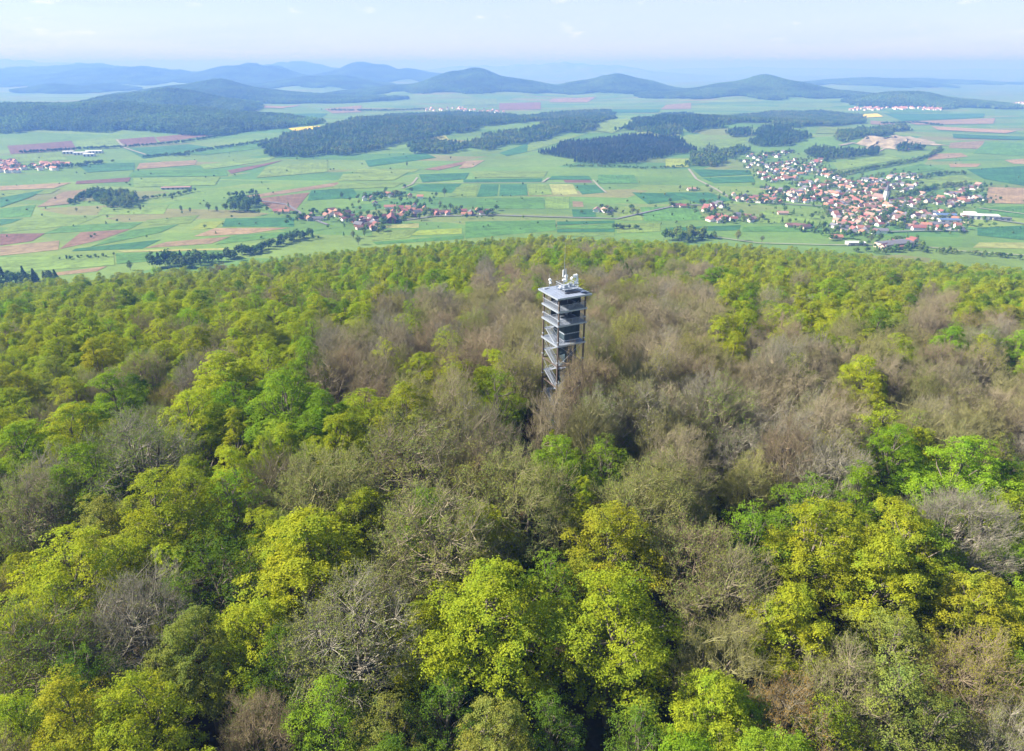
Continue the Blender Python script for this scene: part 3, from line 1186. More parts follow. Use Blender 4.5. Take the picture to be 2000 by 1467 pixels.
# foreground trees read off the photograph: column, row, width, kind, colour
NEAR = """
610 1130 270 leafy Y
960 1240 290 leafy Y
1200 1250 285 leafy Y
1190 1090 220 leafy O
1135 1000 90 slim Y
960 1440 190 leafy L
280 1420 230 leafy Y
335 1025 230 leafy Y
160 1150 250 leafy Y
50 1265 190 leafy Y
340 1130 95 slim Y
1390 1400 210 leafy Y
1545 1240 200 leafy Y
1600 1080 210 leafy Y
1720 1150 200 leafy Y
1900 1210 200 leafy O
1990 1310 120 leafy V
1740 1260 190 airy L
1570 1000 170 airy G
1870 945 180 leafy V
1965 965 140 leafy D
1740 890 130 leafy V
1090 915 140 leafy G
1185 900 125 airy G
640 985 190 budding L
70 990 150 budding G
100 960 150 bare g
35 1430 180 leafy Y
690 1260 250 budding L
1730 1370 230 airy L
1830 1440 200 airy L
290 1210 190 bare g
90 1290 210 budding G
850 1085 230 budding L
1010 990 210 budding L
270 915 200 budding G
460 1000 170 airy G
430 1140 210 airy D
500 1400 140 bare n
1420 1170 190 budding L
1410 1290 180 bare o
1870 1065 200 bare g
1530 1400 170 budding R
1900 1320 180 budding O
1240 1010 190 budding L
1350 1100 180 budding L
560 1290 170 airy D
180 1330 180 airy D
760 1180 150 budding L
870 1370 170 airy D
1080 1140 150 airy G
1460 1050 160 airy G
1300 960 160 budding L
1470 1420 150 leafy G
1620 1440 190 airy Y
1650 1330 180 budding L
1980 1120 150 leafy G
1970 1440 160 budding L
640 1400 200 airy G
750 1420 180 airy L
1080 1400 150 airy D
1250 1430 160 airy D
60 900 150 leafy V
150 870 150 leafy Y
230 800 140 leafy V
450 770 170 leafy Y
560 810 160 leafy G
640 830 130 leafy G
790 810 130 leafy O
800 930 200 budding L
905 830 120 budding O
600 640 70 leafy Y
620 560 90 leafy G
1430 690 90 leafy Y
1450 650 90 leafy Y
1680 740 90 leafy Y
1700 775 80 leafy Y
780 575 80 leafy G
850 570 90 leafy G
740 600 80 leafy O
1620 590 110 leafy V
1400 560 80 leafy V
1990 690 90 leafy V
1880 650 80 budding O
1910 715 90 budding O
"""

# chance that a tree is still bare, by photo band: (row limit, [(column limit, chance), ...])
BANDS = [
    (500, [(980, .05), (1400, .15), (2100, .04)]),
    (530, [(560, .08), (1000, .12), (1400, .35), (2100, .05)]),
    (580, [(600, .08), (740, .2), (930, .08), (1060, .7), (1400, .8), (1570, .15), (2100, .04)]),
    (640, [(430, .08), (650, .36), (720, .2), (900, .8), (1400, .93), (1480, .1), (1570, .7), (1780, .12), (1860, .97), (2100, .12)]),
    (720, [(200, .06), (540, .38), (620, .1), (1400, .94), (1470, .08), (1900, .92), (2100, .5)]),
    (800, [(150, .12), (260, .45), (400, .4), (540, .2), (1640, .86), (1720, .15), (2100, .88)]),
    (880, [(200, .08), (370, .6), (500, .22), (660, .12), (760, .4), (850, .25), (1680, .8), (1780, .15), (2100, .8)]),
    (960, [(180, .5), (370, .85), (460, .1), (1040, .62), (1240, .25), (1800, .66), (2100, .2)]),
    (9999, [(2100, .26)]),
]


def bare_chance(px, py):
    for lim, row in BANDS:
        if py < lim:
            for c, p in row:
                if px < c:
                    return p
            return row[-1][1]
    return .5


TREES = []          # dict: x, y, z, kind, index, scale xy, scale z, spin, tint key, bark key


def tree_at(x, y, kind, key, w=None, hz=None, named=False):
    ps = PROTO[kind]
    i = RNG.integers(len(ps))
    p = ps[i]
    sx = w / (2 * p['R']) if w else (RNG.uniform(.8, 1.12) if kind in ('bare', 'budding') else RNG.uniform(.9, 1.34))
    sz = hz if hz else (RNG.uniform(.78, 1.06) if np.hypot(x, y) < 330 else RNG.uniform(.66, 1.14))
    if kind in ('bare', 'budding'):
        b = key if key in BARK else RNG.choice(['b', 'g', 'n', 'o'], p=[.42, .16, .2, .22])
        t = key if key in TINT else RNG.choice(['L', 'O', 'G'], p=[.45, .25, .30])
    else:
        t, b = key, 'b'
    TREES.append(dict(x=x, y=y, z=float(height1(x, y)), kind=kind, i=int(i), sx=sx, sz=sz, r=sx * p['R'], spin=RNG.uniform(0, 6.283), t=str(t), b=str(b), named=named))


T_POS = np.array([10.3, 128.1])      # tower
for line in NEAR.split('\n'):
    q = line.split()
    if len(q) != 5:
        continue
    px, py, w = float(q[0]), float(q[1]), float(q[2])
    x, y = ground_hit(px, py, lift=16.0)
    z = float(height1(x, y)) + 16
    _, _, d = to_px(x, y, z)
    wm = float(np.clip(w * d / F_PX, 5.5, 19))
    hz = float(np.clip(.55 + wm / 30, .72, 1.12))
    if q[3] == 'slim':
        hz = .95
    tree_at(x, y, q[3], q[4], wm * 1.12, hz, True)

for x, y, w, h, b in ((12.6, 116.5, 8.6, 1.20, 'n'), (7.2, 110.0, 9.0, 1.0, 'b'), (14.0, 106.0, 9.5, .95, 'o')):
    tree_at(x, y, 'bare', b, w, h, True)
STEP = 9.0
gx, gy = np.meshgrid(np.arange(-860, 880, STEP), np.arange(-60, 800, STEP))
gx = (gx + RNG.uniform(-.42, .42, gx.shape) * STEP).ravel()
gy = (gy + RNG.uniform(-.42, .42, gy.shape) * STEP).ravel()
th = np.arctan2(1.12 * (gy - SUMMIT[1]), .82 * (gx - SUMMIT[0]))
s_ = np.hypot(1.12 * (gy - SUMMIT[1]), .82 * (gx - SUMMIT[0]))
ok = s_ < edge_radius(th)
gz = height(gx, gy)
tpx, tpy, td = to_px(gx, gy, gz + 18)
near = np.hypot(gx, gy) < 150
ok &= near | ((td > 5) & (tpx > -450) & (tpx < 2350))
ok &= ~((np.hypot(gx, gy) < 150) & (gy < -40))
NP = np.array([(t['x'], t['y'], t['r']) for t in TREES])
for x, y, z, px, py, d in zip(gx[ok], gy[ok], gz[ok], tpx[ok], tpy[ok], td[ok]):
    if np.hypot(x - T_POS[0], y - T_POS[1]) < 7.5:
        continue
    dd = np.hypot(NP[:, 0] - x, NP[:, 1] - y)
    if (dd < .48 * (NP[:, 2] + 5.8)).any():
        continue
    inview = d > 5 and -400 < px < 2400
    if inview:
        top = to_px(x, y, z + 25)[1]
        # the photograph sees the tower's stairs through a gap in the crowns
        if y < T_POS[1] + 2 and abs(px - 1082) < 5.5 * F_PX / d + 18 and top < 760:
            continue
        if y < T_POS[1] + 2 and 1090 <= px < 1165 + 4 * F_PX / d and top < 668:
            continue
    pb = bare_chance(px, py) if inview else .4
    n1 = .5 + .5 * math.sin(x / 27 + 2.2 * math.sin(y / 43 + .5)) * math.sin(y / 33 + 1.3 + math.sin(x / 61))
    u = .60 * RNG.random() + .40 * n1
    pb = .02 + .76 * pb
    if u < pb - .16:
        tree_at(x, y, 'bare', None)
    elif u < pb + .02:
        tree_at(x, y, 'budding' if RNG.random() < .7 else 'bare', None)
    elif u < pb + .12:
        tree_at(x, y, 'airy', RNG.choice(['L', 'Y', 'G']))
    else:
        n2 = .5 + .5 * math.sin(x / 38 + 1.7 * math.sin(y / 52) + 2) * math.sin(y / 41 - x / 90)
        v = .45 * RNG.random() + .55 * n2
        key = 'G' if v < .22 else ('V' if v < .30 else ('Y' if v < .74 else ('L' if v < .84 else 'O')))
        if RNG.random() < .04:
            key = 'D'
        tree_at(x, y, 'leafy' if RNG.random() < .92 else 'slim', key)

# nearest trees in view stand as things of their own, the rest are one mass
for t in TREES:
    px, py, d = to_px(t['x'], t['y'], t['z'] + 17)
    t['d'] = float(d)
    t['in'] = d > 10 and -90 < px < 2090 and 440 < py < 1620
vis = sorted([t for t in TREES if t['in']], key=lambda t: t['d'])
SINGLE, cnt = [], {'l': 0, 'b': 0}
for t in vis:
    k = 'b' if t['kind'] in ('bare', 'budding') else 'l'
    if cnt[k] < 200:
        cnt[k] += 1
        t['single'] = True
        SINGLE.append(t)


def tints(t):
    # every tree a little different
    a, b = TINT[t['t']][1], BARK[t['b']][1]
    j = RNG.uniform(.92, 1.26)
    h = RNG.uniform(-.08, .08)
    ta = (a[0] * j * (1 + h), a[1] * j, a[2] * j)
    j2 = RNG.uniform(.85, 1.15)
    return ta, tuple(c * j2 for c in b)


KINDN = {'leafy': 'beech', 'slim': 'slender tree', 'airy': 'thin-leaved tree', 'bare': 'leafless tree', 'budding': 'budding tree'}
items = []
for t in SINGLE:
    px, py, _ = to_px(t['x'], t['y'], t['z'] + 16 * t['sz'])
    colr = BARK[t['b']][0] if t['kind'] == 'bare' else TINT[t['t']][0]
    items.append(dict(px=float(px), py=float(py), own=colr + ' ' + KINDN[t['kind']], short=colr + ' ' + KINDN[t['kind']].replace(' tree', ' one')))
for t, lab in zip(SINGLE, describe(items)):
    p = PROTO[t['kind']][t['i']]
    root = bpy.data.objects.new('bare_tree' if t['kind'] in ('bare', 'budding') else 'leafy_tree', None)
    link(root)
    root.location = (t['x'], t['y'], t['z'])
    root.rotation_euler = (0, 0, t['spin'])
    root.scale = (t['sx'], t['sx'], t['sz'])
    root.empty_display_size = .5
    tr = link(bpy.data.objects.new('trunk', p['trunk']), root)
    cr = link(bpy.data.objects.new('crown', p['crown']), root)
    a, b = tints(t)
    cr['tint'] = list(a)
    cr['bark'] = list(b)
    tag(root, lab, 'bare tree' if t['kind'] in ('bare', 'budding') else 'leafy tree', 'trees of the hilltop wood')

REST = [t for t in TREES if not t.get('single')]
tt = [tints(t) for t in REST]
scatter('forest', [(t['x'], t['y'], t['z']) for t in REST], [ORDER[(t['kind'], t['i'])] for t in REST], [(0, 0, t['spin']) for t in REST],
        [(t['sx'], t['sx'], t['sz']) for t in REST], np.array([a for a, b in tt]), np.array([b for a, b in tt]), WHOLE,
        'mixed spring wood of green and leafless trees covering the hill slopes', 'forest')

# saplings and shrubs under the leafless trees
U = [t for t in TREES if t['kind'] in ('bare', 'budding') and t['d'] < 420]
pos, pick, spin, size, tn = [], [], [], [], []
for t in U:
    for _ in range(4 if t['d'] < 240 else 1):
        x, y = t['x'] + RNG.normal(0, 4.5), t['y'] + RNG.normal(0, 4.5)
        if np.hypot(x - T_POS[0], y - T_POS[1]) < 5.5:
            continue
        k = [('airy', 0), ('airy', 1), ('slim', 0), ('leafy', 1)][RNG.integers(4)]
        s = RNG.uniform(.3, .62)
        pos.append((x, y, float(height1(x, y))))
        pick.append(ORDER[k])
        spin.append((0, 0, RNG.uniform(0, 6.28)))
        size.append((s * 1.1, s * 1.1, s))
        a = TINT[str(RNG.choice(['G', 'D', 'L', 'Y']))][1]
        tn.append(np.array(a) * RNG.uniform(.8, 1.1))
scatter('undergrowth', pos, pick, spin, size, np.array(tn), np.tile([.3, .25, .18], (len(pos), 1)), WHOLE,
        'green saplings and shrubs growing under the leafless trees', 'undergrowth')

# ------------------------------------------------------------------ woods and hedgerows in the valley
def in_poly(x, y, P):
    P = np.asarray(P)
    r = np.zeros(len(x), bool)
    n = len(P)
    j = n - 1
    for i in range(n):
        xi, yi, xj, yj = P[i, 0], P[i, 1], P[j, 0], P[j, 1]
        c = ((yi > y) != (yj > y)) & (x < (xj - xi) * (y - yi) / (yj - yi + 1e-12) + xi)
        r ^= c
        j = i
    return r


WT = {'mix': (.098, .165, .026), 'dark': (.060, .115, .026), 'pine': (.050, .082, .040), 'light': (.13, .19, .03)}


def far_points(name, x, y, tone, label, cat, conifer=.0, h=(12, 19), fat=1.0, spread=.45):
    n = len(x)
    z = height(x, y)
    hh = RNG.uniform(h[0], h[1], n)
    pk = np.where(RNG.random(n) < conifer, RNG.integers(4, 6, n), RNG.integers(0, 4, n))
    w = hh * np.where(pk >= 4, RNG.uniform(.9, 1.15, n), RNG.uniform(.7, 1.05, n) * fat)
    base = np.array(WT[tone])
    pn = .5 + .5 * np.sin(x / 34 + 2 * np.sin(y / 57)) * np.sin(y / 45 + x / 80)
    tn = base * (1 - spread + 2 * spread * (.55 * RNG.random(n) + .45 * pn))[:, None] * RNG.uniform(.88, 1.12, (n, 3))
    tn[:, 0] *= .8 + .5 * pn
    return scatter(name, np.stack([x, y, z], -1), pk, np.stack([np.zeros(n), np.zeros(n), RNG.uniform(0, 6.28, n)], -1),
                   np.stack([w, w, hh], -1), tn, np.tile([.2, .17, .13], (n, 1)), FARK, label, cat)


def wood(poly, tone, label, conifer=0.0, step=10.5, h=(12, 21)):
    P = np.array([W(*p) for p in poly])
    lo, hi = P.min(0), P.max(0)
    # cap the count on very large woods
    while (hi - lo).prod() / step ** 2 > 26000:
        step *= 1.15
    gx, gy = np.meshgrid(np.arange(lo[0], hi[0], step), np.arange(lo[1], hi[1], step))
    gx = (gx + RNG.uniform(-.45, .45, gx.shape) * step).ravel()
    gy = (gy + RNG.uniform(-.45, .45, gy.shape) * step).ravel()
    # uneven margin
    m = in_poly(gx + 16 * np.sin(gy / 37) + 9 * np.sin(gy / 13 + gx / 29), gy + 20 * np.sin(gx / 41) + 10 * np.sin(gx / 17), P)
    k = step / 10.5
    far_points('wood', gx[m], gy[m], tone, label, 'wood', conifer, (h[0] * k ** .25, h[1] * k ** .25), k ** .7)


wood([(505, 290), (560, 268), (660, 245), (760, 228), (900, 222), (1000, 228), (1010, 240), (900, 258), (870, 266), (830, 275), (740, 290), (690, 303), (600, 308), (530, 303)],
     'mix', 'long mixed wood on the low ridge beyond the small village', .3)
wood([(900, 287), (960, 266), (1060, 247), (1180, 226), (1205, 233), (1150, 257), (1060, 272), (1000, 285), (940, 296)],
     'mix', 'wooded spur right of the long ridge wood', .3)
wood([(790, 294), (830, 281), (900, 279), (905, 290), (870, 300), (810, 302)], 'mix', 'small rounded copse below the ridge wood', .1)
wood([(1055, 300), (1110, 282), (1180, 270), (1260, 266), (1330, 272), (1345, 287), (1340, 303), (1280, 312), (1200, 322), (1130, 322), (1100, 308)],
     'pine', 'dark greyish pine wood beyond the striped fields', .85, h=(13, 17))
wood([(1195, 258), (1270, 236), (1340, 226), (1400, 232), (1405, 248), (1350, 262), (1335, 250), (1260, 250)], 'dark', 'dark wood on the rise behind the pine wood', .5)
wood([(1400, 232), (1500, 222), (1600, 220), (1680, 228), (1690, 240), (1620, 246), (1560, 250), (1480, 240), (1410, 245)],
     'mix', 'broad wood on the crest left of the far yellow field', .2)
wood([(1470, 264), (1500, 250), (1540, 252), (1580, 270), (1570, 284), (1500, 287), (1465, 281)], 'dark', 'dark wood above the white houses of the large village', .6)
wood([(1420, 268), (1430, 256), (1465, 250), (1470, 264)], 'dark', 'small dark wood between two meadows', .5)
wood([(1580, 292), (1640, 297), (1710, 292), (1715, 301), (1650, 312), (1595, 316), (1580, 306)], 'dark', 'dark strip of wood below the quarry', .4)
wood([(1620, 268), (1690, 252), (1690, 270), (1640, 278)], 'mix', 'small wood left of the quarry', .2)
wood([(1345, 312), (1380, 287), (1400, 302), (1405, 325), (1350, 328)], 'mix', 'clump of mixed wood right of the pine wood', .5)
wood([(1745, 292), (1785, 287), (1790, 296), (1750, 299)], 'dark', 'little dark wood inside the quarry edge', .6)
wood([(165, 384), (262, 382), (268, 404), (175, 408)], 'mix', 'rectangular copse among the left fields', .0)
wood([(436, 396), (488, 394), (500, 412), (440, 414)], 'mix', 'light green copse left of the small village', .0)
wood([(280, 521), (330, 507), (420, 500), (440, 506), (400, 514), (330, 525)], 'dark', 'dark hedge thicket at the left foot of the hill', .1)
wood([(1690, 258), (1760, 246), (1765, 256), (1700, 268)], 'mix', 'ragged wood strip above the quarry', .2)
wood([(1240, 258), (1300, 246), (1345, 262), (1300, 266)], 'mix', 'narrow wood joining the pine wood to the rise', .4)
wood([(1000, 232), (1100, 222), (1190, 218), (1195, 226), (1090, 236), (1010, 242)], 'mix', 'thin wood linking the ridge wood and its spur', .3)
wood([(1405, 300), (1450, 292), (1470, 300), (1420, 312)], 'mix', 'loose wood between meadow and white houses', .2)
wood([(-20, 556), (60, 548), (105, 552), (100, 566), (-20, 574)], 'dark', 'dark tree clump at the left edge of the hill', .4)
wood([(1295, 462), (1345, 458), (1375, 466), (1370, 474), (1300, 474)], 'mix', 'dark green thicket at the crest above the meadows', .1)


def hedge(line, label, tone='mix', n=None, h=(6, 12), width=7):
    P = np.array([W(*p) for p in line])
    xs, ys = [], []
    for a, b in zip(P[:-1], P[1:]):
        L = np.linalg.norm(b - a)
        m = max(2, int(L / 3.0))
        t = (np.arange(m) + RNG.uniform(0, 1, m)) / m
        xs.append(a[0] + (b[0] - a[0]) * t + RNG.normal(0, width / 2, m))
        ys.append(a[1] + (b[1] - a[1]) * t + RNG.normal(0, width / 2, m))
    far_points('hedge', np.concatenate(xs), np.concatenate(ys), tone, label, 'hedge', .05, h, 1.2)


hedge([(430, 512), (500, 492), (560, 474), (610, 461)], 'dark hedgerow running up from the hill foot towards the small village', 'dark', h=(8, 15), width=16)
hedge([(1625, 346), (1700, 331), (1780, 316), (1812, 308), (1838, 290)], 'tree line rising right of the large village to the quarry', 'mix')
hedge([(1748, 388), (1790, 377), (1830, 367), (1870, 362)], 'hedge behind the upper right houses of the large village', 'mix')
hedge([(40, 300), (150, 293), (250, 288), (350, 280), (455, 262)], 'hedge below the purple-brown fields on the left', 'dark', h=(7, 12))
hedge([(330, 306), (420, 291), (520, 276), (600, 264)], 'loose tree line across the left meadows', 'mix', h=(6, 11), width=16)
hedge([(140, 400), (160, 384), (185, 374)], 'short hedge beside the pale brown field', 'mix')
hedge([(260, 391), (300, 387), (340, 383), (380, 374)], 'hedge along the walled farm enclosure', 'mix', h=(5, 9))
hedge([(450, 384), (500, 378)], 'short hedge above the reddish field', 'dark')
hedge([(120, 508), (160, 503), (215, 502)], 'low hedge on the light green slope', 'dark', h=(3, 6))
hedge([(1195, 446), (1250, 447)], 'low dark bushes on the meadow behind the tower', 'dark', h=(5, 9))
hedge([(1560, 452), (1620, 456), (1700, 462)], 'bushes along the meadow below the large village', 'mix', h=(4, 8))
hedge([(1810, 345), (1850, 340), (1885, 342)], 'trees at the upper right end of the large village', 'mix')
hedge([(1350, 452), (1372, 461), (1392, 466)], 'bushes at the crest right of the thicket', 'mix')
hedge([(0, 330), (60, 330), (130, 328), (210, 318)], 'tree belt by the left village', 'mix', h=(7, 13), width=22)
hedge([(280, 309), (330, 303), (370, 305)], 'bushes among the left fields', 'mix', h=(5, 10))
hedge([(1100, 325), (1180, 326), (1260, 330), (1340, 326)], 'bushes below the pine wood', 'mix', h=(4, 8), width=14)
hedge([(640, 216), (760, 217), (830, 214)], 'far tree belt by the distant village', 'mix', h=(9, 14), width=25)
hedge([(1240, 236), (1300, 224), (1345, 222)], 'far tree line on the crest', 'dark', h=(9, 14), width=25)
hedge([(1720, 242), (1790, 240), (1840, 246)], 'far hedge among the pale fields', 'dark', h=(7, 11), width=12)
hedge([(700, 388), (740, 384), (790, 382)], 'hedge behind the small village', 'mix')
hedge([(1680, 494), (1760, 490), (1860, 494), (1990, 505)], 'bushes along the track at the right foot of the hill', 'mix', h=(4, 9), width=12)

# ------------------------------------------------------------------ wooded hills
def hill_cover(hl, label, tone):
    cx, cy, h, rx, ry, e, w = hl
    st = 46.0
    fac = 1.55 if e < 2.1 else 1.25
    while (2 * fac) ** 2 * rx * ry / st ** 2 > 3500:
        st *= 1.12
    gx, gy = np.meshgrid(np.arange(cx - fac * rx, cx + fac * rx, st), np.arange(cy - fac * ry, cy + fac * ry, st))
    gx = (gx + RNG.uniform(-.4, .4, gx.shape) * st).ravel()
    gy = (gy + RNG.uniform(-.4, .4, gy.shape) * st).ravel()
    r = np.hypot((gx - cx) / rx, (gy - cy) / ry)
    lim = 1.18 + .14 * np.sin(gx / 170 + 1) * np.sin(gy / 210) + .1 * np.sin(gx / 67)
    m = r < lim * fac / 1.4
    # the back of the far hills is never in sight
    m &= gy < cy + .9 * ry
    x, y = gx[m], gy[m]
    eps = 20.0
    z = height(x, y)
    sx, sy = (height(x + eps, y) - height(x - eps, y)) / (2 * eps), (height(x, y + eps) - height(x, y - eps)) / (2 * eps)
    n = len(x)
    # tilt with the slope
    spin = np.stack([np.arctan(sy), -np.arctan(sx), np.zeros(n)], -1)
    k = st / 46.0
    sz = np.stack([np.full(n, k), np.full(n, k), np.full(n, k ** .3)], -1) * RNG.uniform(.9, 1.1, (n, 1))
    base = np.array(WT[tone])
    pn = .5 + .5 * np.sin(x / 120 + 2 * np.sin(y / 190)) * np.sin(y / 150 + x / 260)
    tn = base * 1.15 * (.45 + 1.1 * (.5 * RNG.random(n) + .5 * pn))[:, None] * RNG.uniform(.9, 1.1, (n, 3))
    scatter('hill_forest', np.stack([x, y, z], -1), RNG.integers(0, 3, n), spin, sz, tn, np.tile([.2, .17, .13], (n, 1)), PATCHK, label, 'forest')


NAMES = {0: 'wooded cone-shaped hill on the left', 1: 'wooded right flank of the left cone-shaped hill', 2: 'long dark wooded ridge at the left edge', 3: 'far left end of the wooded ridge',
         4: 'tapering right end of the left wooded ridge', 5: 'tallest wooded cone hill in the middle', 6: 'right shoulder of the tallest cone hill', 7: 'left shoulder of the tallest cone hill',
         8: 'smaller pointed wooded hill right of the tallest', 9: 'right shoulder of the pointed hill', 10: 'broad wooded hill right of centre', 11: 'left shoulder of the broad wooded hill',
         12: 'right shoulder of the broad wooded hill', 13: 'low wooded hill behind the far right village', 14: 'right tail of the low wooded hill'}
for k, hl in enumerate(HILLS):
    if hl[6]:
        hill_cover(hl, NAMES.get(k, 'hazy far wooded hill number %d from the front' % k) if k in NAMES else 'hazy far wooded hill %d km away %s' % (
            round(hl[1] / 1000), where(hl[0], hl[1])), 'mix')

# ------------------------------------------------------------------ houses
def wall_mesh():
    v = [(-.5, -.5, -.3), (.5, -.5, -.3), (.5, .5, -.3), (-.5, .5, -.3), (-.5, -.5, .58), (.5, -.5, .58), (.5, .5, .58), (-.5, .5, .58), (0, -.5, .97), (0, .5, .97)]
    f = [(0, 1, 5, 8, 4), (2, 3, 7, 9, 6), (1, 2, 6, 5), (3, 0, 4, 7), (4, 8, 9, 7), (5, 6, 9, 8)]
    me = bpy.data.meshes.new('wall')
    me.from_pydata(v, [], f)
    me.materials.append(M['house_wall'])
    return me


def roof_mesh():
    o, t = .09, .035
    sl = (.97 - .58) / .5
    v, f = [], []
    for s in (-1, 1):
        n = len(v)
        for y in (-.5 - o, .5 + o):
            v += [(0, y, 1.0), (s * (.5 + o), y, 1.0 - sl * (.5 + o)), (s * (.5 + o), y, 1.0 - sl * (.5 + o) - t), (0, y, 1.0 - t)]
        q = [(0, 1, 5, 4), (1, 2, 6, 5), (2, 3, 7, 6), (0, 3, 2, 1), (4, 5, 6, 7)]
        f += [tuple(n + i for i in (a if s > 0 else a[::-1])) for a in q]
    me = bpy.data.meshes.new('roof')
    me.from_pydata(v, [], f)
    me.materials.append(M['house_roof'])
    return me


WALL_ME, ROOF_ME = wall_mesh(), roof_mesh()
ROOFS = {'orange': (.33, .160, .105), 'red': (.25, .10, .085), 'brown': (.15, .085, .075), 'grey': (.13, .13, .15), 'pale': (.34, .215, .17), 'blue': (.09, .15, .28), 'white': (.6, .6, .6)}
WALLS = {'white': (.78, .77, .75), 'cream': (.62, .54, .42), 'grey': (.42, .41, .40), 'ochre': (.46, .34, .22), 'brick': (.28, .14, .10)}
CHURCH = W(1716, 392)
MARK_V = W(765, 432)
HOUSES = []


PLAN = []


def house(x, y, rot, w, l, h, roof, wall, ref, ref_name, group, name='house'):
    PLAN.append(dict(x=x, y=y, rot=rot, w=w, l=l, h=h, roof=roof, wall=wall, group=group, name=name, place=ref_name))
    HOUSES.append((x, y))


def build_house(q, label):
    o = link(bpy.data.objects.new(q['name'], None))
    o.location = (q['x'], q['y'], height1(q['x'], q['y']))
    o.rotation_euler = (0, 0, q['rot'])
    o.scale = (q['w'], q['l'], q['h'])
    a = link(bpy.data.objects.new('wall', WALL_ME), o)
    b = link(bpy.data.objects.new('roof', ROOF_ME), o)
    j = random.uniform(.85, 1.15)
    a['tint'] = [c * random.uniform(.92, 1.06) for c in WALLS[q['wall']]]
    b['tint'] = [c * j for c in ROOFS[q['roof']]]
    tag(o, label, 'house' if q['name'] == 'house' else 'barn', q['group'])


def house_mass(qs, label):
    """houses past the count that can be told apart, as one mass"""
    def joined(me, sel, name, mat, parent):
        co = np.array([v.co for v in me.vertices])
        polys = [np.array(p.vertices) for p in me.polygons]
        V, Fc = [], []
        for i, q in enumerate(sel):
            c, s_ = math.cos(q['rot']), math.sin(q['rot'])
            v = co * np.array([q['w'], q['l'], q['h']])
            v = np.stack([v[:, 0] * c - v[:, 1] * s_ + q['x'], v[:, 0] * s_ + v[:, 1] * c + q['y'], v[:, 2] + height1(q['x'], q['y'])], -1)
            Fc += [tuple(p + i * len(co)) for p in polys]
            V.append(v)
        m = bpy.data.meshes.new(name)
        m.from_pydata(np.vstack(V).tolist(), [], Fc)
        m.materials.append(mat)
        return link(bpy.data.objects.new(name, m), parent)
    o = joined(WALL_ME, qs, 'village_outskirts', M['house_wall'], None)
    o['tint'] = list(WALLS['white'])
    tag(o, label, 'village', kind='stuff')
    for rf in sorted({q['roof'] for q in qs}):
        r = joined(ROOF_ME, [q for q in qs if q['roof'] == rf], 'village_roofing', M['house_roof'], o)
        r['tint'] = list(ROOFS[rf])
        r['kind'] = 'stuff'


def row(x0, y0, x1, y1, half, n, pal, ref, ref_name, group, size=1.0):
    a, b = W(x0, y0), W(x1, y1)
    along = unit(b - a)
    base = math.atan2(along[1], along[0])
    for k in range(n):
        for _ in range(12):
            t = (k + random.random()) / n
            p = W(x0 + (x1 - x0) * t, y0 + (y1 - y0) * t + random.uniform(-half, half))
            if all((p[0] - q[0]) ** 2 + (p[1] - q[1]) ** 2 > (15.5 * size) ** 2 for q in HOUSES):
                break
        else:
            continue
        big = random.random() < .22
        w = random.uniform(7.5, 10) * size * (1.15 if big else 1)
        l = random.uniform(9, 12.5) * size * (1.6 if big else 1)
        h = random.uniform(6.5, 9) * size
        if pal == 'O':
            roof = random.choices(['orange', 'red', 'pale', 'brown', 'grey'], [32, 18, 20, 16, 14])[0]
            wall = random.choices(['white', 'cream', 'grey', 'ochre'], [60, 22, 12, 6])[0]
        elif pal == 'W':
            roof = random.choices(['orange', 'red', 'pale', 'brown', 'grey'], [14, 12, 12, 26, 36])[0]
            wall = random.choices(['white', 'cream', 'grey'], [80, 14, 6])[0]
        else:
            roof = random.choices(['red', 'orange', 'brown', 'grey'], [45, 20, 20, 15])[0]
            wall = random.choices(['white', 'cream', 'grey', 'brick'], [48, 20, 12, 20])[0]
        house(p[0], p[1], base + random.choice([0, math.pi / 2]) + random.gauss(0, .12), w, l, h, roof, wall, ref, ref_name, group, 'barn' if big and pal != 'W' and random.random() < .4 else 'house')


BIG = [
    (1452, 312, 1545, 300, 6, 15, 'W'), (1462, 326, 1562, 318, 5, 17, 'W'), (1480, 338, 1580, 336, 6, 16, 'W'), (1490, 352, 1560, 350, 5, 9, 'O'),
    (1570, 332, 1606, 310, 5, 10, 'W'), (1588, 334, 1650, 352, 6, 12, 'W'),
    (1433, 388, 1525, 393, 6, 15, 'O'), (1500, 378, 1600, 372, 8, 18, 'O'), (1540, 390, 1650, 384, 8, 22, 'O'), (1560, 362, 1660, 360, 6, 13, 'O'),
    (1640, 368, 1730, 360, 6, 14, 'O'), (1610, 398, 1720, 392, 7, 20, 'O'), (1655, 380, 1740, 374, 5, 12, 'O'),
    (1690, 353, 1765, 366, 5, 11, 'W'), (1735, 348, 1795, 345, 5, 11, 'W'), (1760, 372, 1790, 366, 4, 5, 'W'),
    (1618, 412, 1740, 404, 7, 22, 'O'), (1625, 426, 1760, 418, 7, 22, 'O'), (1625, 440, 1745, 434, 6, 20, 'O'), (1640, 452, 1720, 452, 5, 12, 'O'),
    (1730, 400, 1800, 396, 7, 12, 'W'), (1750, 428, 1840, 418, 7, 14, 'W'), (1770, 444, 1880, 446, 5, 13, 'W'), (1795, 388, 1850, 396, 7, 9, 'O'),
    (1850, 384, 1912, 366, 4, 11, 'W'), (1850, 402, 1920, 388, 5, 13, 'W'), (1850, 426, 1890, 432, 4, 5, 'O'),
    (1375, 412, 1410, 402, 5, 7, 'V'), (1385, 430, 1440, 428, 5, 9, 'V'), (1455, 428, 1480, 432, 4, 4, 'W'), (1720, 486, 1785, 476, 5, 8, 'V'),
]
church_xy = CHURCH
HOUSES.append(tuple(CHURCH))
for r in BIG:
    row(*r, CHURCH, 'large village', 'houses of the large village')
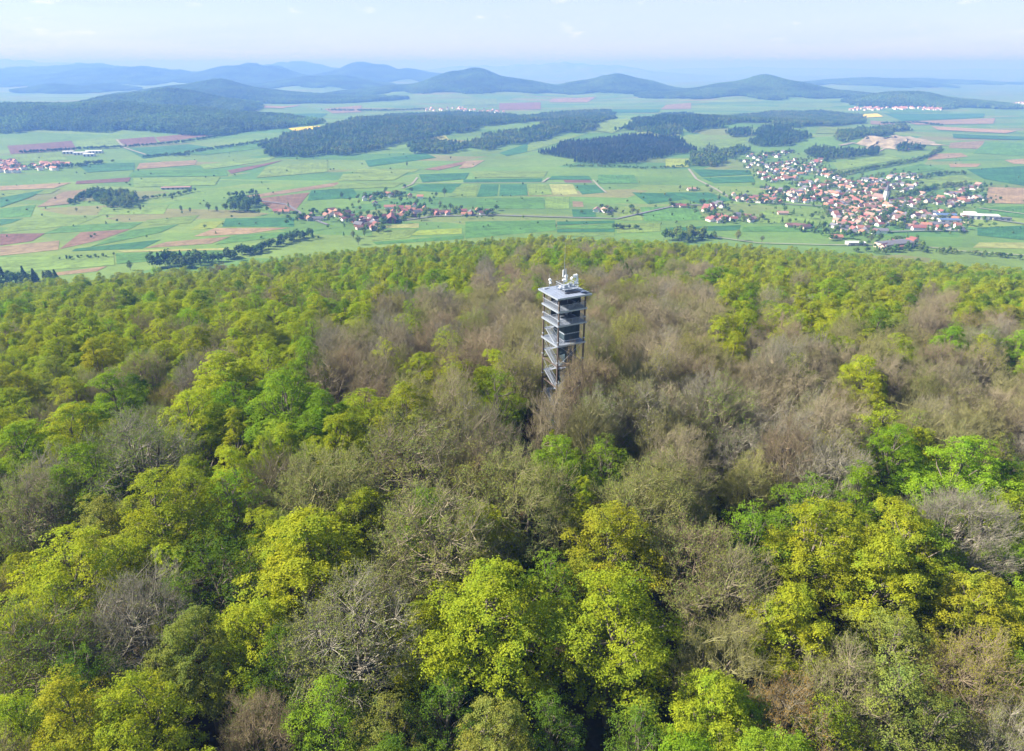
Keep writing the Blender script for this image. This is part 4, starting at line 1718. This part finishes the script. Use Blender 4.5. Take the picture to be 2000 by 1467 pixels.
SMALL = [
    (588, 430, 680, 420, 5, 9, 'V'), (645, 415, 690, 432, 5, 6, 'V'), (690, 440, 750, 430, 7, 10, 'V'), (700, 448, 740, 444, 4, 4, 'V'),
    (760, 412, 830, 410, 6, 9, 'V'), (770, 422, 820, 420, 5, 6, 'V'), (840, 420, 880, 418, 3, 4, 'V'), (900, 418, 955, 416, 4, 6, 'V'),
    (705, 393, 735, 392, 3, 2, 'W'), (755, 386, 780, 378, 3, 3, 'W'), (800, 386, 825, 386, 2, 2, 'O'), (725, 402, 740, 402, 2, 1, 'W'),
]
for r in SMALL:
    row(*r, MARK_V, 'small village', 'houses of the small village')
house(MARK_V[0], MARK_V[1], math.radians(8), 15, 34, 12, 'red', 'brick', W(760, 445), 'small village', 'houses of the small village', 'barn')
LONE = W(1180, 415)
for x, y in ((1165, 413), (1182, 414), (1190, 411)):
    p = W(x, y)
    house(p[0], p[1], random.uniform(-.4, .4), 11, 16, 8, random.choice(['brown', 'pale']), 'white', W(1180, 440), 'striped fields', 'scattered farm buildings')
for x, y, rf in ((1322, 404, 'brown'), (1335, 405, 'red'), (1528, 419, 'pale'), (1545, 443, 'brown'), (1560, 444, 'brown'), (1572, 446, 'brown'), (545, 415, 'red'), (556, 416, 'orange'), (1350, 372, 'pale'), (1492, 369, 'grey'), (1632, 466, 'orange')):
    p = W(x, y)
    house(p[0], p[1], random.uniform(-.5, .5) + math.pi / 2, 10, 17, 7, rf, 'cream', CHURCH, 'open meadows', 'scattered farm buildings', 'barn')

PLAN.sort(key=lambda q: q['y'])
for q in PLAN:
    q['px'], q['py'] = (float(c) for c in to_px(q['x'], q['y'], 5.0)[:2])
    q['own'] = '%s %s with %s roof' % (q['wall'], q['name'], q['roof'])
    q['short'] = '%s-roofed %s' % (q['roof'], q['name'])
HN = [q for q in PLAN if q['name'] == 'house']
keep = [q for q in PLAN if q['name'] != 'house'] + HN[:285]
for q, lab in zip(keep, describe(keep)):
    build_house(q, lab)
if len(HN) > 285:
    house_mass(HN[285:], 'white houses crowded at the upper left end of the large village')

# sheds with shallow roofs
def shed(px, py, w, l, h, rot, roof, wall, label):
    x, y = W(px, py)
    o = link(bpy.data.objects.new('shed', None))
    o.location = (x, y, float(height1(x, y)))
    o.rotation_euler = (0, 0, math.radians(rot))
    a = MB().box((0, 0, h / 2 - 1), (l, w, h + 2)).build('wall', M['house_wall'], o)
    r = MB()
    for s in (-1, 1):
        r.box((0, s * w * .26, h + .75), (l + 1.2, w * .54, .35), Matrix.Rotation(-s * .12, 3, 'X'))
    b = r.build('roof', M['house_roof'], o)
    n = max(2, int(l / 9))
    for k in range(n):
        d = MB().box((-l / 2 + (k + .5) * l / n, -w / 2 - .06, h * .45), (l / n * .45, .12, h * .7)).build('door', M['house_roof'], o)
        d['tint'] = [.12, .12, .14]
    a['tint'] = list(WALLS[wall])
    b['tint'] = list(ROOFS[roof])
    tag(o, label, 'shed', 'sheds in the valley')


shed(1912, 427, 20, 58, 7, -12, 'white', 'white', 'long white shed at the right end of the large village')
shed(1893, 421, 12, 18, 6, -12, 'white', 'white', 'short white shed beside the long white shed')
shed(1846, 426, 18, 36, 7, -10, 'blue', 'white', 'blue-roofed hall, upper of two, in the large village')
shed(1852, 436, 16, 34, 7, -10, 'blue', 'white', 'blue-roofed hall, lower of two, in the large village')
shed(1955, 430, 8, 30, 4, -8, 'grey', 'grey', 'low grey shed right of the long white shed')
shed(1745, 482, 22, 55, 7, 20, 'grey', 'cream', 'grey-roofed barn at the edge of the hill wood')
shed(345, 369, 14, 60, 4, 8, 'pale', 'grey', 'long low pinkish farm building among the left fields')
shed(1670, 478, 12, 26, 4, 0, 'white', 'grey', 'small pale shed in the meadow below the large village')
for k, (x, y, l) in enumerate(((135, 300, 30), (160, 302, 40), (185, 299, 46), (175, 305, 30))):
    shed(x, y, 18, l, 7, 12, 'white', 'white', 'white factory hall %s of the left village' % ('at the left end', 'second from left', 'third from left', 'in front')[k])


def church():
    x, y = CHURCH
    o = link(bpy.data.objects.new('church', None))
    o.location = (x, y, float(height1(x, y)))
    o.rotation_euler = (0, 0, math.radians(20))
    nv = link(bpy.data.objects.new('wall', WALL_ME), o)
    nv.scale = (11, 24, 14)
    nv['tint'] = [.78, .75, .68]
    rf = link(bpy.data.objects.new('roof', ROOF_ME), o)
    rf.scale = (11, 24, 14)
    rf['tint'] = [.22, .15, .13]
    tw = MB().box((0, -15, 10), (7, 7, 24)).build('bell_tower', M['house_wall'], o)
    tw['tint'] = [.78, .75, .68]
    sp = MB().tube((0, -15, 22), (0, -15, 36), 5.0, .15, 8).build('spire', M['house_roof'], o)
    sp['tint'] = [.13, .13, .15]
    for s in (-1, 1):
        for k in range(3):
            w = MB().box((s * 5.52, -7 + 7 * k, 4.4), (.12, 1.4, 4)).build('window', M['house_roof'], o)
            w['tint'] = [.06, .07, .09]
    tag(o, 'white church with dark spire in the middle of the large village', 'church')


church()

# villages too far to tell the houses apart
def far_village(pxs, n, label):
    bm_v, bm_f = [], []
    mb, rb = MB(), MB()
    for k in range(n):
        c = random.choice(pxs)
        p = W(c[0] + random.uniform(-c[2], c[2]), c[1] + random.uniform(-c[3], c[3]))
        z = height1(*p)
        s = random.uniform(10, 15)
        R = Matrix.Rotation(random.uniform(0, 3.14), 3, 'Z')
        mb.box((p[0], p[1], z + 3), (s, s * .8, 8), R)
        n0 = len(rb.v)
        q = [Vector((-s * .55, -s * .45, 7)), Vector((s * .55, -s * .45, 7)), Vector((s * .55, s * .45, 7)), Vector((-s * .55, s * .45, 7)), Vector((-s * .55, 0, 10.5)), Vector((s * .55, 0, 10.5))]
        rb._add([R @ a + Vector((p[0], p[1], z)) for a in q], [(0, 1, 5, 4), (2, 3, 4, 5), (0, 4, 3), (1, 2, 5)])
    o = mb.build('distant_village', M['house_wall'])
    o['tint'] = [.78, .75, .70]
    r = rb.build('village_roofing', M['house_roof'], o)
    r['tint'] = [.40, .20, .15]
    r['kind'] = 'stuff'
    tag(o, label, 'village', kind='stuff')


far_village([(1690, 213, 35, 3), (1735, 210, 40, 5), (1780, 211, 35, 3), (1820, 214, 20, 2)], 150, 'tiny distant village before the low wooded hill on the right')
far_village([(870, 214, 40, 3), (930, 215, 40, 3), (960, 219, 25, 2)], 45, 'tiny hazy distant village beyond the ridge wood')
far_village([(20, 332, 30, 6), (70, 328, 40, 5), (10, 322, 20, 5), (110, 325, 25, 3)], 70, 'village half hidden among trees at the left edge')
far_village([(1985, 205, 25, 4)], 30, 'faint distant village at the far right')

# trees between the houses
hx = np.array(HOUSES)
gx = np.concatenate([hx[:, 0] + RNG.normal(0, 17, len(hx)) for _ in range(5)])
gy = np.concatenate([hx[:, 1] + RNG.normal(0, 20, len(hx)) for _ in range(5)])
dmin = np.array([np.hypot(hx[:, 0] - a, hx[:, 1] - b).min() for a, b in zip(gx, gy)])
m = dmin > 8.5
far_points('village_foliage', gx[m], gy[m], 'mix', 'garden trees and bushes between the village houses', 'foliage', .12, (5, 13), 1.2, .4)

# scattered trees standing alone in the valley
LONE_TREES = [(1440, 470, 18, 'O', 'tall light olive tree at the edge of the hill wood'), (1488, 474, 12, 'L', 'small light olive tree right of the tall olive tree'),
              (868, 384, 18, 'D', 'round dark tree at the upper right of the small village'), (852, 386, 13, 'D', 'dark tree just left of the round dark tree'),
              (668, 388, 15, 'D', 'dark tree at the upper left of the small village'), (684, 394, 11, 'D', 'smaller dark tree beside the upper left village tree'),
              (676, 430, 16, 'D', 'dark tree in the left part of the small village'), (795, 325, 13, 'D', 'lone dark tree below the ridge wood'), (880, 311, 9, 'D', 'lone small tree by the reddish field'),
              (355, 414, 13, 'D', 'dark round tree alone in the left meadow'), (372, 415, 10, 'D', 'smaller tree touching the round meadow tree'), (275, 412, 13, 'D', 'dark tree right of the rectangular copse'),
              (408, 412, 17, 'D', 'dark pointed tree left of the light green copse'), (424, 414, 12, 'D', 'dark tree between pointed tree and copse'),
              (337, 391, 11, 'D', 'lone tree below the long low farm building'), (150, 414, 9, 'L', 'pale bush tree left of the rectangular copse'),
              (255, 528, 14, 'D', 'dark tree at the left end of the hedge thicket'), (1235, 420, 16, 'L', 'pale broad tree on the meadow behind the tower'), (1245, 421, 12, 'L', 'pale tree touching the broad meadow tree'),
              (690, 466, 14, 'L', 'light tree below the small village at the hill edge'), (712, 462, 13, 'G', 'green tree below the small village'), (728, 452, 12, 'D', 'dark small tree at the lower edge of the small village'),
              (700, 478, 16, 'G', 'green tree at the crest below the small village'), (1316, 406, 11, 'D', 'dark tree left of the meadow farmhouse'), (1343, 406, 11, 'D', 'dark tree right of the meadow farmhouse'),
              (1365, 325, 14, 'D', 'dark tree at the corner of the mixed clump'), (580, 313, 9, 'D', 'lone tree on the slope below the long ridge wood'), (615, 378, 7, 'D', 'dark bush in the pinkish field'),
              (1086, 444, 6, 'D', 'tiny tree among the striped fields'), (1700, 474, 15, 'L', 'light olive tree left of the grey-roofed barn'), (1645, 452, 14, 'D', 'dark tree at the lower edge of the large village'), (1722, 440, 15, 'D', 'dark tall tree in the lower large village'),
              (880, 410, 14, 'D', 'dark tree right end of the small village trees'), (840, 398, 15, 'D', 'dark tree behind the small village street'), (815, 400, 14, 'D', 'dark tree in the middle behind the small village'), (860, 404, 13, 'L', 'light tree behind the small village street')]
for px, py, h, key, lab in LONE_TREES:
    x, y = W(px, py)
    kd = 'leafy'
    p = PROTO[kd][random.randrange(4)]
    root = link(bpy.data.objects.new('leafy_tree', None))
    root.location = (x, y, float(height1(x, y)) - .3)
    root.rotation_euler = (0, 0, random.uniform(0, 6.28))
    k = h / 24
    root.scale = (k * 1.25, k * 1.25, k)
    link(bpy.data.objects.new('trunk', p['trunk']), root)
    cr = link(bpy.data.objects.new('crown', p['crown']), root)
    c = np.array(TINT[key][1]) * (.72 if key == 'D' else .9)
    cr['tint'] = [float(q) for q in c]
    cr['bark'] = [.3, .25, .2]
    tag(root, lab, 'leafy tree', 'trees standing in the valley')
# more single trees and bushes dotted over the meadows
n = 260
pxs = np.column_stack([RNG.uniform(0, 2000, n), RNG.uniform(300, 470, n)])
dots = np.array([W(*p) for p in pxs])
dm = np.array([np.hypot(hx[:, 0] - a, hx[:, 1] - b).min() for a, b in dots])
dots = dots[(dm > 30) & (np.hypot(.82 * (dots[:, 0] - SUMMIT[0]), 1.12 * (dots[:, 1] - SUMMIT[1])) > 760)]
far_points('meadow_shrubbery', dots[:, 0], dots[:, 1], 'mix', 'small bushes dotted over the valley meadows', 'bushes', .05, (2.5, 7), 1.2, .4)

# ------------------------------------------------------------------ the lookout tower
M['steel'] = plain('galvanised_steel', (.36, .40, .46), .45, .35, .12, 2.0)
M['column'] = plain('brown_steel', (.13, .10, .085), .6, .2, .2, 2.0)
M['roofing'] = plain('roof_sheet', (.27, .31, .39), .42, .3, .10, .8)
M['deck'] = plain('grating_deck', (.21, .24, .29), .6, .2, .2, 3.0)
M['cabin'] = plain('dark_cladding', (.045, .07, .085), .55, .1, .25, 1.2)
M['white'] = plain('antenna_white', (.80, .80, .80), .45, 0, .06, 3.0)
M['solar'] = plain('solar_glass', (.02, .045, .16), .18, .0, .2, 4.0, .6)
M['rail'] = plain('mesh_rail', (.30, .33, .38), .5, .2, .18, 3.0)
M['dark'] = plain('painted_shadow', (.05, .055, .07), .7, 0, .2, 3.0)  # dark colour of the painted shadow strip on the tower roof
M['jacket'] = plain('blue_jacket', (.06, .12, .30), .8, 0, .2, 6.0)


def tower():
    T = link(bpy.data.objects.new('lookout_tower', None))
    gz = float(height1(*T_POS))
    T.location = (T_POS[0], T_POS[1], gz)
    T.rotation_euler = (0, 0, math.radians(27))
    top = 209.7 - gz
    tag(T, 'steel lookout tower with open decks and antennas rising from the wood', 'tower')
    hw = 2.95
    zr, za, zb, zc = top, top - 2.85, top - 5.75, top - 9.9
    # columns
    for sx in (-1, 1):
        for sy in (-1, 1):
            c = MB().box((sx * hw, sy * hw, (zr - .3) / 2 - .5), (.26, .26, zr + .4)).build('column', M['column'], T)
            fl = MB()
            for z in np.arange(4.5, zr - 2, 4.4):
                fl.box((sx * hw, sy * hw, z), (.40, .40, .22))
            fl.build('splice_plate', M['steel'], c)
    # ring beams and bracing low down
    for z in (zc - 4.6, zc - 9.2, zc - 13.8, zc - 18.4):
        rb = MB()
        for s in (-1, 1):
            rb.box((0, s * hw, z), (2 * hw - .3, .16, .24))
            rb.box((s * hw, 0, z), (.16, 2 * hw - .3, .24))
        rb.build('ring_beam', M['column'], T)
        br = MB()
        for s in (-1, 1):
            br.tube((-hw + .2, s * hw, z + .2), (hw - .2, s * hw, z + 4.4), .035, n=5)
            br.tube((hw - .2, s * hw, z + .2), (-hw + .2, s * hw, z + 4.4), .035, n=5)
            br.tube((s * hw, -hw + .2, z + .2), (s * hw, hw - .2, z + 4.4), .035, n=5)
        br.build('brace', M['steel'], T)
    # decks with edge beams and railings
    for name_z, z in (('a', za), ('b', zb), ('c', zc)):
        d = MB().box((0, 0, z - .06), (2 * hw + .5, 2 * hw + .5, .12)).build('deck', M['deck'], T)
        e = MB()
        for s in (-1, 1):
            e.box((0, s * (hw + .28), z - .16), (2 * hw + .66, .07, .34))
            e.box((s * (hw + .28), 0, z - .16), (.07, 2 * hw + .48, .34))
        e.build('edge_beam', M['steel'], d)
        jo = MB()
        for k in range(5):
            jo.box((-2.4 + 1.2 * k, 0, z - .22), (.09, 2 * hw - .3, .18))
        jo.build('joist', M['column'], d)
        if z == zc:
            continue
        for a, b in (((-1, -1), (1, -1)), ((1, -1), (1, 1)), ((1, 1), (-1, 1)), ((-1, 1), (-1, -1))):
            p0 = Vector((a[0] * (hw + .12), a[1] * (hw + .12), z))
            p1 = Vector((b[0] * (hw + .12), b[1] * (hw + .12), z))
            r = MB()
            up = Vector((0, 0, 1))
            r.tube(p0 + up * 1.12, p1 + up * 1.12, .045, n=6)
            r.tube(p0 + up * .12, p1 + up * .12, .03, n=5)
            rail = r.build('railing', M['rail'], T)
            inf = MB()
            dd = (p1 - p0)
            n = 46
            for k in range(1, n):
                q = p0 + dd * (k / n)
                w = .02 if k % 6 else .05
                inf.box(q + up * .62, (w, w, 1.0))
            inf.build('baluster', M['rail'], rail)
    for z in (za, zb):  # dark panels added to stand in for shade inside the open decks
        for s, nm in ((1, 'x'), (-1, 'y')):
            c = ((hw - .02, .7, z + 1.1), (.05, 2 * hw - 1.9, 2.0)) if nm == 'x' else ((.7, hw - .02, z + 1.1), (2 * hw - 1.9, .05, 2.0))
            MB().box(*c).build('dark_shade_panel', M['cabin'], T)
    # posts and the stair between the open decks
    for z, zt in ((za, zr - .25), (zb, za - .2)):
        for x in (-1.2, 1.3):
            MB().tube((x, 0.9, z), (x, .9, zt), .06, n=6).build('post', M['steel'], T)

    def flight(p0, p1, w, rail_side):
        """stair flight from its upper end p0 to its lower end p1, running along y"""
        f = link(bpy.data.objects.new('stair_flight', None), T)
        p0, p1 = Vector(p0), Vector(p1)
        for s in (-1, 1):
            o = Vector((s * w / 2, 0, 0))
            MB().beam(p0 + o, p1 + o, .06, .28).build('stringer', M['rail'], f)
        n = 13
        tr = MB()
        for k in range(n):
            q = p0 + (p1 - p0) * ((k + .5) / n)
            tr.box(q + Vector((0, 0, .05)), (w - .1, .27, .035))
        tr.build('tread', M['deck'], f)
        for s in (-1, 1):
            o = Vector((s * (w / 2 + .02), 0, 0))
            h = MB()
            h.beam(p0 + o + Vector((0, 0, 1.0)), p1 + o + Vector((0, 0, 1.0)), .05, .06)
            h.beam(p0 + o + Vector((0, 0, .55)), p1 + o + Vector((0, 0, .55)), .025, .03)
            for k in range(15):
                q = p0 + (p1 - p0) * (k / 14) + o
                h.box(q + Vector((0, 0, .52)), (.03, .03, .95))
            h.build('handrail', M['rail'], f)

    flight((1.9, -1.6, za), (1.9, 1.9, zb), .9, 1)
    # dog-leg stairs on the left side: outer lane falls towards the front, inner lane runs back
    z = zb - 2.3
    flight((-1.35, -2.0, zb), (-1.35, 2.1, z), .85, 1)
    k = 0
    while z > 2.6:
        MB().box((-1.85, 2.55, z - .05), (2.0, .95, .1)).build('landing', M['deck'], T)
        z2 = z - 2.3
        flight((-2.4, 2.1, z), (-2.4, -2.1, z2), .85, -1)
        MB().box((-1.85, -2.55, z2 - .05), (2.0, .95, .1)).build('landing', M['deck'], T)
        z3 = z2 - 2.3
        if z3 > .2:
            flight((-1.35, -2.1, z2), (-1.35, 2.1, z3), .85, 1)
        z = z3
    # dark clad cabin under the lower open deck, and the lift of pale panel bands
    cb = MB().box((.75, .25, (zb + zc) / 2 - .1), (3.5, 4.5, zb - zc - .5)).build('cabin', M['cabin'], T)
    for zz in (zc + 1.7, zc + .25):
        MB().box((.75, .25, zz), (3.58, 4.58, .22)).build('cladding_band', M['steel'], cb)
    rib = MB()
    for i in range(9):
        rib.box((-.9 + i * .41, -2.03, (zb + zc) / 2 - .1), (.05, .06, zb - zc - .7))
    rib.build('cladding_rib', M['cabin'], cb)
    core = MB().box((1.0, .3, zc / 2 - .3), (2.6, 3.2, zc - .4)).build('shaft', M['cabin'], T)
    # roof
    R_ = MB()
    rw = 3.75
    R_.box((0, 0, zr - .11), (2 * rw, 2 * rw, .22))
    roof = R_.build('roof', M['roofing'], T)
    e = MB()
    for s in (-1, 1):
        e.box((0, s * (rw + .04), zr - .13), (2 * rw + .16, .08, .34))
        e.box((s * (rw + .04), 0, zr - .13), (.08, 2 * rw, .34))
    e.build('fascia', M['steel'], roof)
    for i in range(9):
        MB().box((-3.2 + .8 * i, 0, zr + .02), (.05, 2 * rw - .1, .05)).build('seam', M['roofing'], roof)
    un = MB()
    for i in range(7):
        un.box((-3 + i, 0, zr - .32), (.1, 2 * rw - .4, .18))
    un.build('rafter', M['column'], roof)
    hz = MB()
    for s in (-1, 1):
        hz.box((0, s * 2.9, zr - .48), (2 * rw - .6, .12, .2))
    hz.build('purlin', M['steel'], roof)
    MB().box((-2.6, 3.0, zr + .12), (.9, .7, .18)).build('roof_hatch', M['steel'], roof)
    # raised steel platform with its pitched grating
    px, py = .75, .35
    pf = link(bpy.data.objects.new('antenna_platform', None), T)
    MB().box((px, py, zr + .62), (3.3, 3.3, .07)).build('platform_deck', M['steel'], pf)
    lg = MB()
    for sx in (-1, 1):
        for sy in (-1, 1):
            lg.box((px + sx * 1.5, py + sy * 1.5, zr + .3), (.1, .1, .6))
    lg.build('platform_leg', M['steel'], pf)
    fr = MB()
    for s in (-1, 1):
        for h in (1.1, 1.55):
            fr.tube((px - 1.6, py + s * 1.6, zr + h), (px + 1.6, py + s * 1.6, zr + h), .04, n=5)
            fr.tube((px + s * 1.6, py - 1.6, zr + h), (px + s * 1.6, py + 1.6, zr + h), .04, n=5)
        for t in (-1.6, -.8, 0, .8, 1.6):
            fr.tube((px + t, py + s * 1.6, zr + .6), (px + t, py + s * 1.6, zr + 1.55), .035, n=5)
            fr.tube((px + s * 1.6, py + t, zr + .6), (px + s * 1.6, py + t, zr + 1.55), .035, n=5)
    fr.build('guard_rail', M['steel'], pf)
    bx = MB()
    bx.box((px - .7, py - .6, zr + 1.0), (.8, .5, .7))
    bx.box((px + .7, py + .2, zr + .95), (.6, .7, .6))
    bx.build('equipment_box', M['steel'], pf)
    MB().box((px, py - 2.05, zr + .12), (3.4, .55, .12)).build('platform_shadow', M['dark'], roof)  # dark strip laid on the roof as the platform's painted shadow
    sp = MB().box((2.75, -2.75, zr + .3), (1.5, 1.1, .06), Matrix.Rotation(math.radians(-18), 3, 'X')).build('solar_panel', M['solar'], T)
    MB().box((2.75, -2.5, zr + .12), (1.3, .08, .3)).build('panel_stand', M['steel'], sp)
    # mast with drums and the whip
    mx, my = .35, .9
    mast = MB().tube((mx, my, zr), (mx, my, zr + 4.2), .085, .07, 8).build('mast', M['steel'], T)
    MB().tube((mx, my, zr + 4.2), (mx, my, zr + 9.3), .045, .02, 6).build('whip_antenna', M['rail'], mast)
    MB().tube((mx - .28, my, zr + 2.6), (mx - .28, my, zr + 4.0), .13, n=10).build('sector_antenna', M['white'], mast)
    MB().tube((mx + .42, my + .1, zr + 2.9), (mx + .42, my + .1, zr + 4.1), .10, n=10).build('sector_antenna', M['steel'], mast)
    rg = MB()
    for zz in (1.8, 2.4, 3.0, 3.6):
        rg.tube((mx - .4, my, zr + zz), (mx + .5, my, zr + zz), .03, n=5)
    rg.build('antenna_bracket', M['steel'], mast)

    def drum(x, y, z, r, az, parent, nm='dish_antenna'):
        d = Vector((math.sin(az), -math.cos(az), .04)).normalized()
        c = Vector((x, y, z))
        m = MB()
        n = 14
        m.tube(c - d * .16, c + d * .14, r, r, n)
        m.tube(c + d * .14, c + d * .24, r * .96, r * .4, n)
        o = m.build(nm, M['white'], parent)
        MB().tube(c - d * .16, c - d * .42, .07, n=6).build('dish_mount', M['steel'], o)
        return o
    drum(mx + .28, my - .25, zr + 2.75, .38, .3, mast)
    drum(mx + .1, my - .35, zr + 1.95, .34, -.2, mast)
    drum(mx - .32, my - .2, zr + 2.05, .22, -.9, mast)
    drum(mx + .5, my + .05, zr + 2.35, .26, 1.3, mast)
    # cluster on the right corner of the platform
    p2 = MB().tube((2.35, .2, zr), (2.35, .2, zr + 3.0), .06, n=7).build('mast', M['steel'], T)
    drum(2.15, .0, zr + 2.75, .34, -.5, p2)
    drum(2.62, .05, zr + 2.7, .40, .6, p2)
    drum(2.7, -.1, zr + 1.95, .42, .9, p2)
    drum(2.45, -.25, zr + 1.45, .36, .1, p2)
    p4 = MB().tube((2.35, 1.5, zr), (2.35, 1.5, zr + 2.2), .05, n=7).build('mast', M['steel'], T)
    drum(2.35, 1.25, zr + 1.95, .28, .5, p4)
    p3 = MB().tube((-2.1, 2.4, zr), (-2.1, 2.4, zr + 2.3), .055, n=7).build('mast', M['steel'], T)
    MB().tube((-2.1, 2.4, zr + 2.3), (-2.1, 2.4, zr + 3.1), .03, n=6).build('whip_antenna', M['rail'], p3)
    drum(-2.1, 2.15, zr + 1.95, .30, -.3, p3)
    drum(-1.95, 2.2, zr + 1.35, .22, .4, p3)
    mk = MB().tube((-1.0, .2, zr), (-1.0, .2, zr + .95), .05, n=6).build('mast', M['steel'], T)
    drum(-1.0, .0, zr + .9, .26, -.2, mk)
    MB().box((-1.45, -2.2, zr - .75), (.5, .2, .35)).build('flood_light', M['white'], roof)
    return gz, zb, za


tower_gz, ZB, ZA = tower()

# ------------------------------------------------------------------ haze
t = NT('valley_haze')
pv = t.node('ShaderNodeVolumePrincipled')
pv.inputs['Color'].default_value = (.14, .30, .80, 1)      # blue air: scatters short waves most
pv.inputs['Absorption Color'].default_value = (.50, .30, .0, 1)
pv.inputs['Density'].default_value = 1.85e-4
pv.inputs['Anisotropy'].default_value = .05
t.link(pv.outputs[0], t.out.inputs['Volume'])
zlo, zhi = -60.0, 400.0
hb = MB().box((0, 0, (zlo + zhi) / 2), (216000, 216000, zhi - zlo)).build('haze', t.m)
tag(hb, 'thin blue summer haze filling the whole valley', 'haze', kind='stuff')
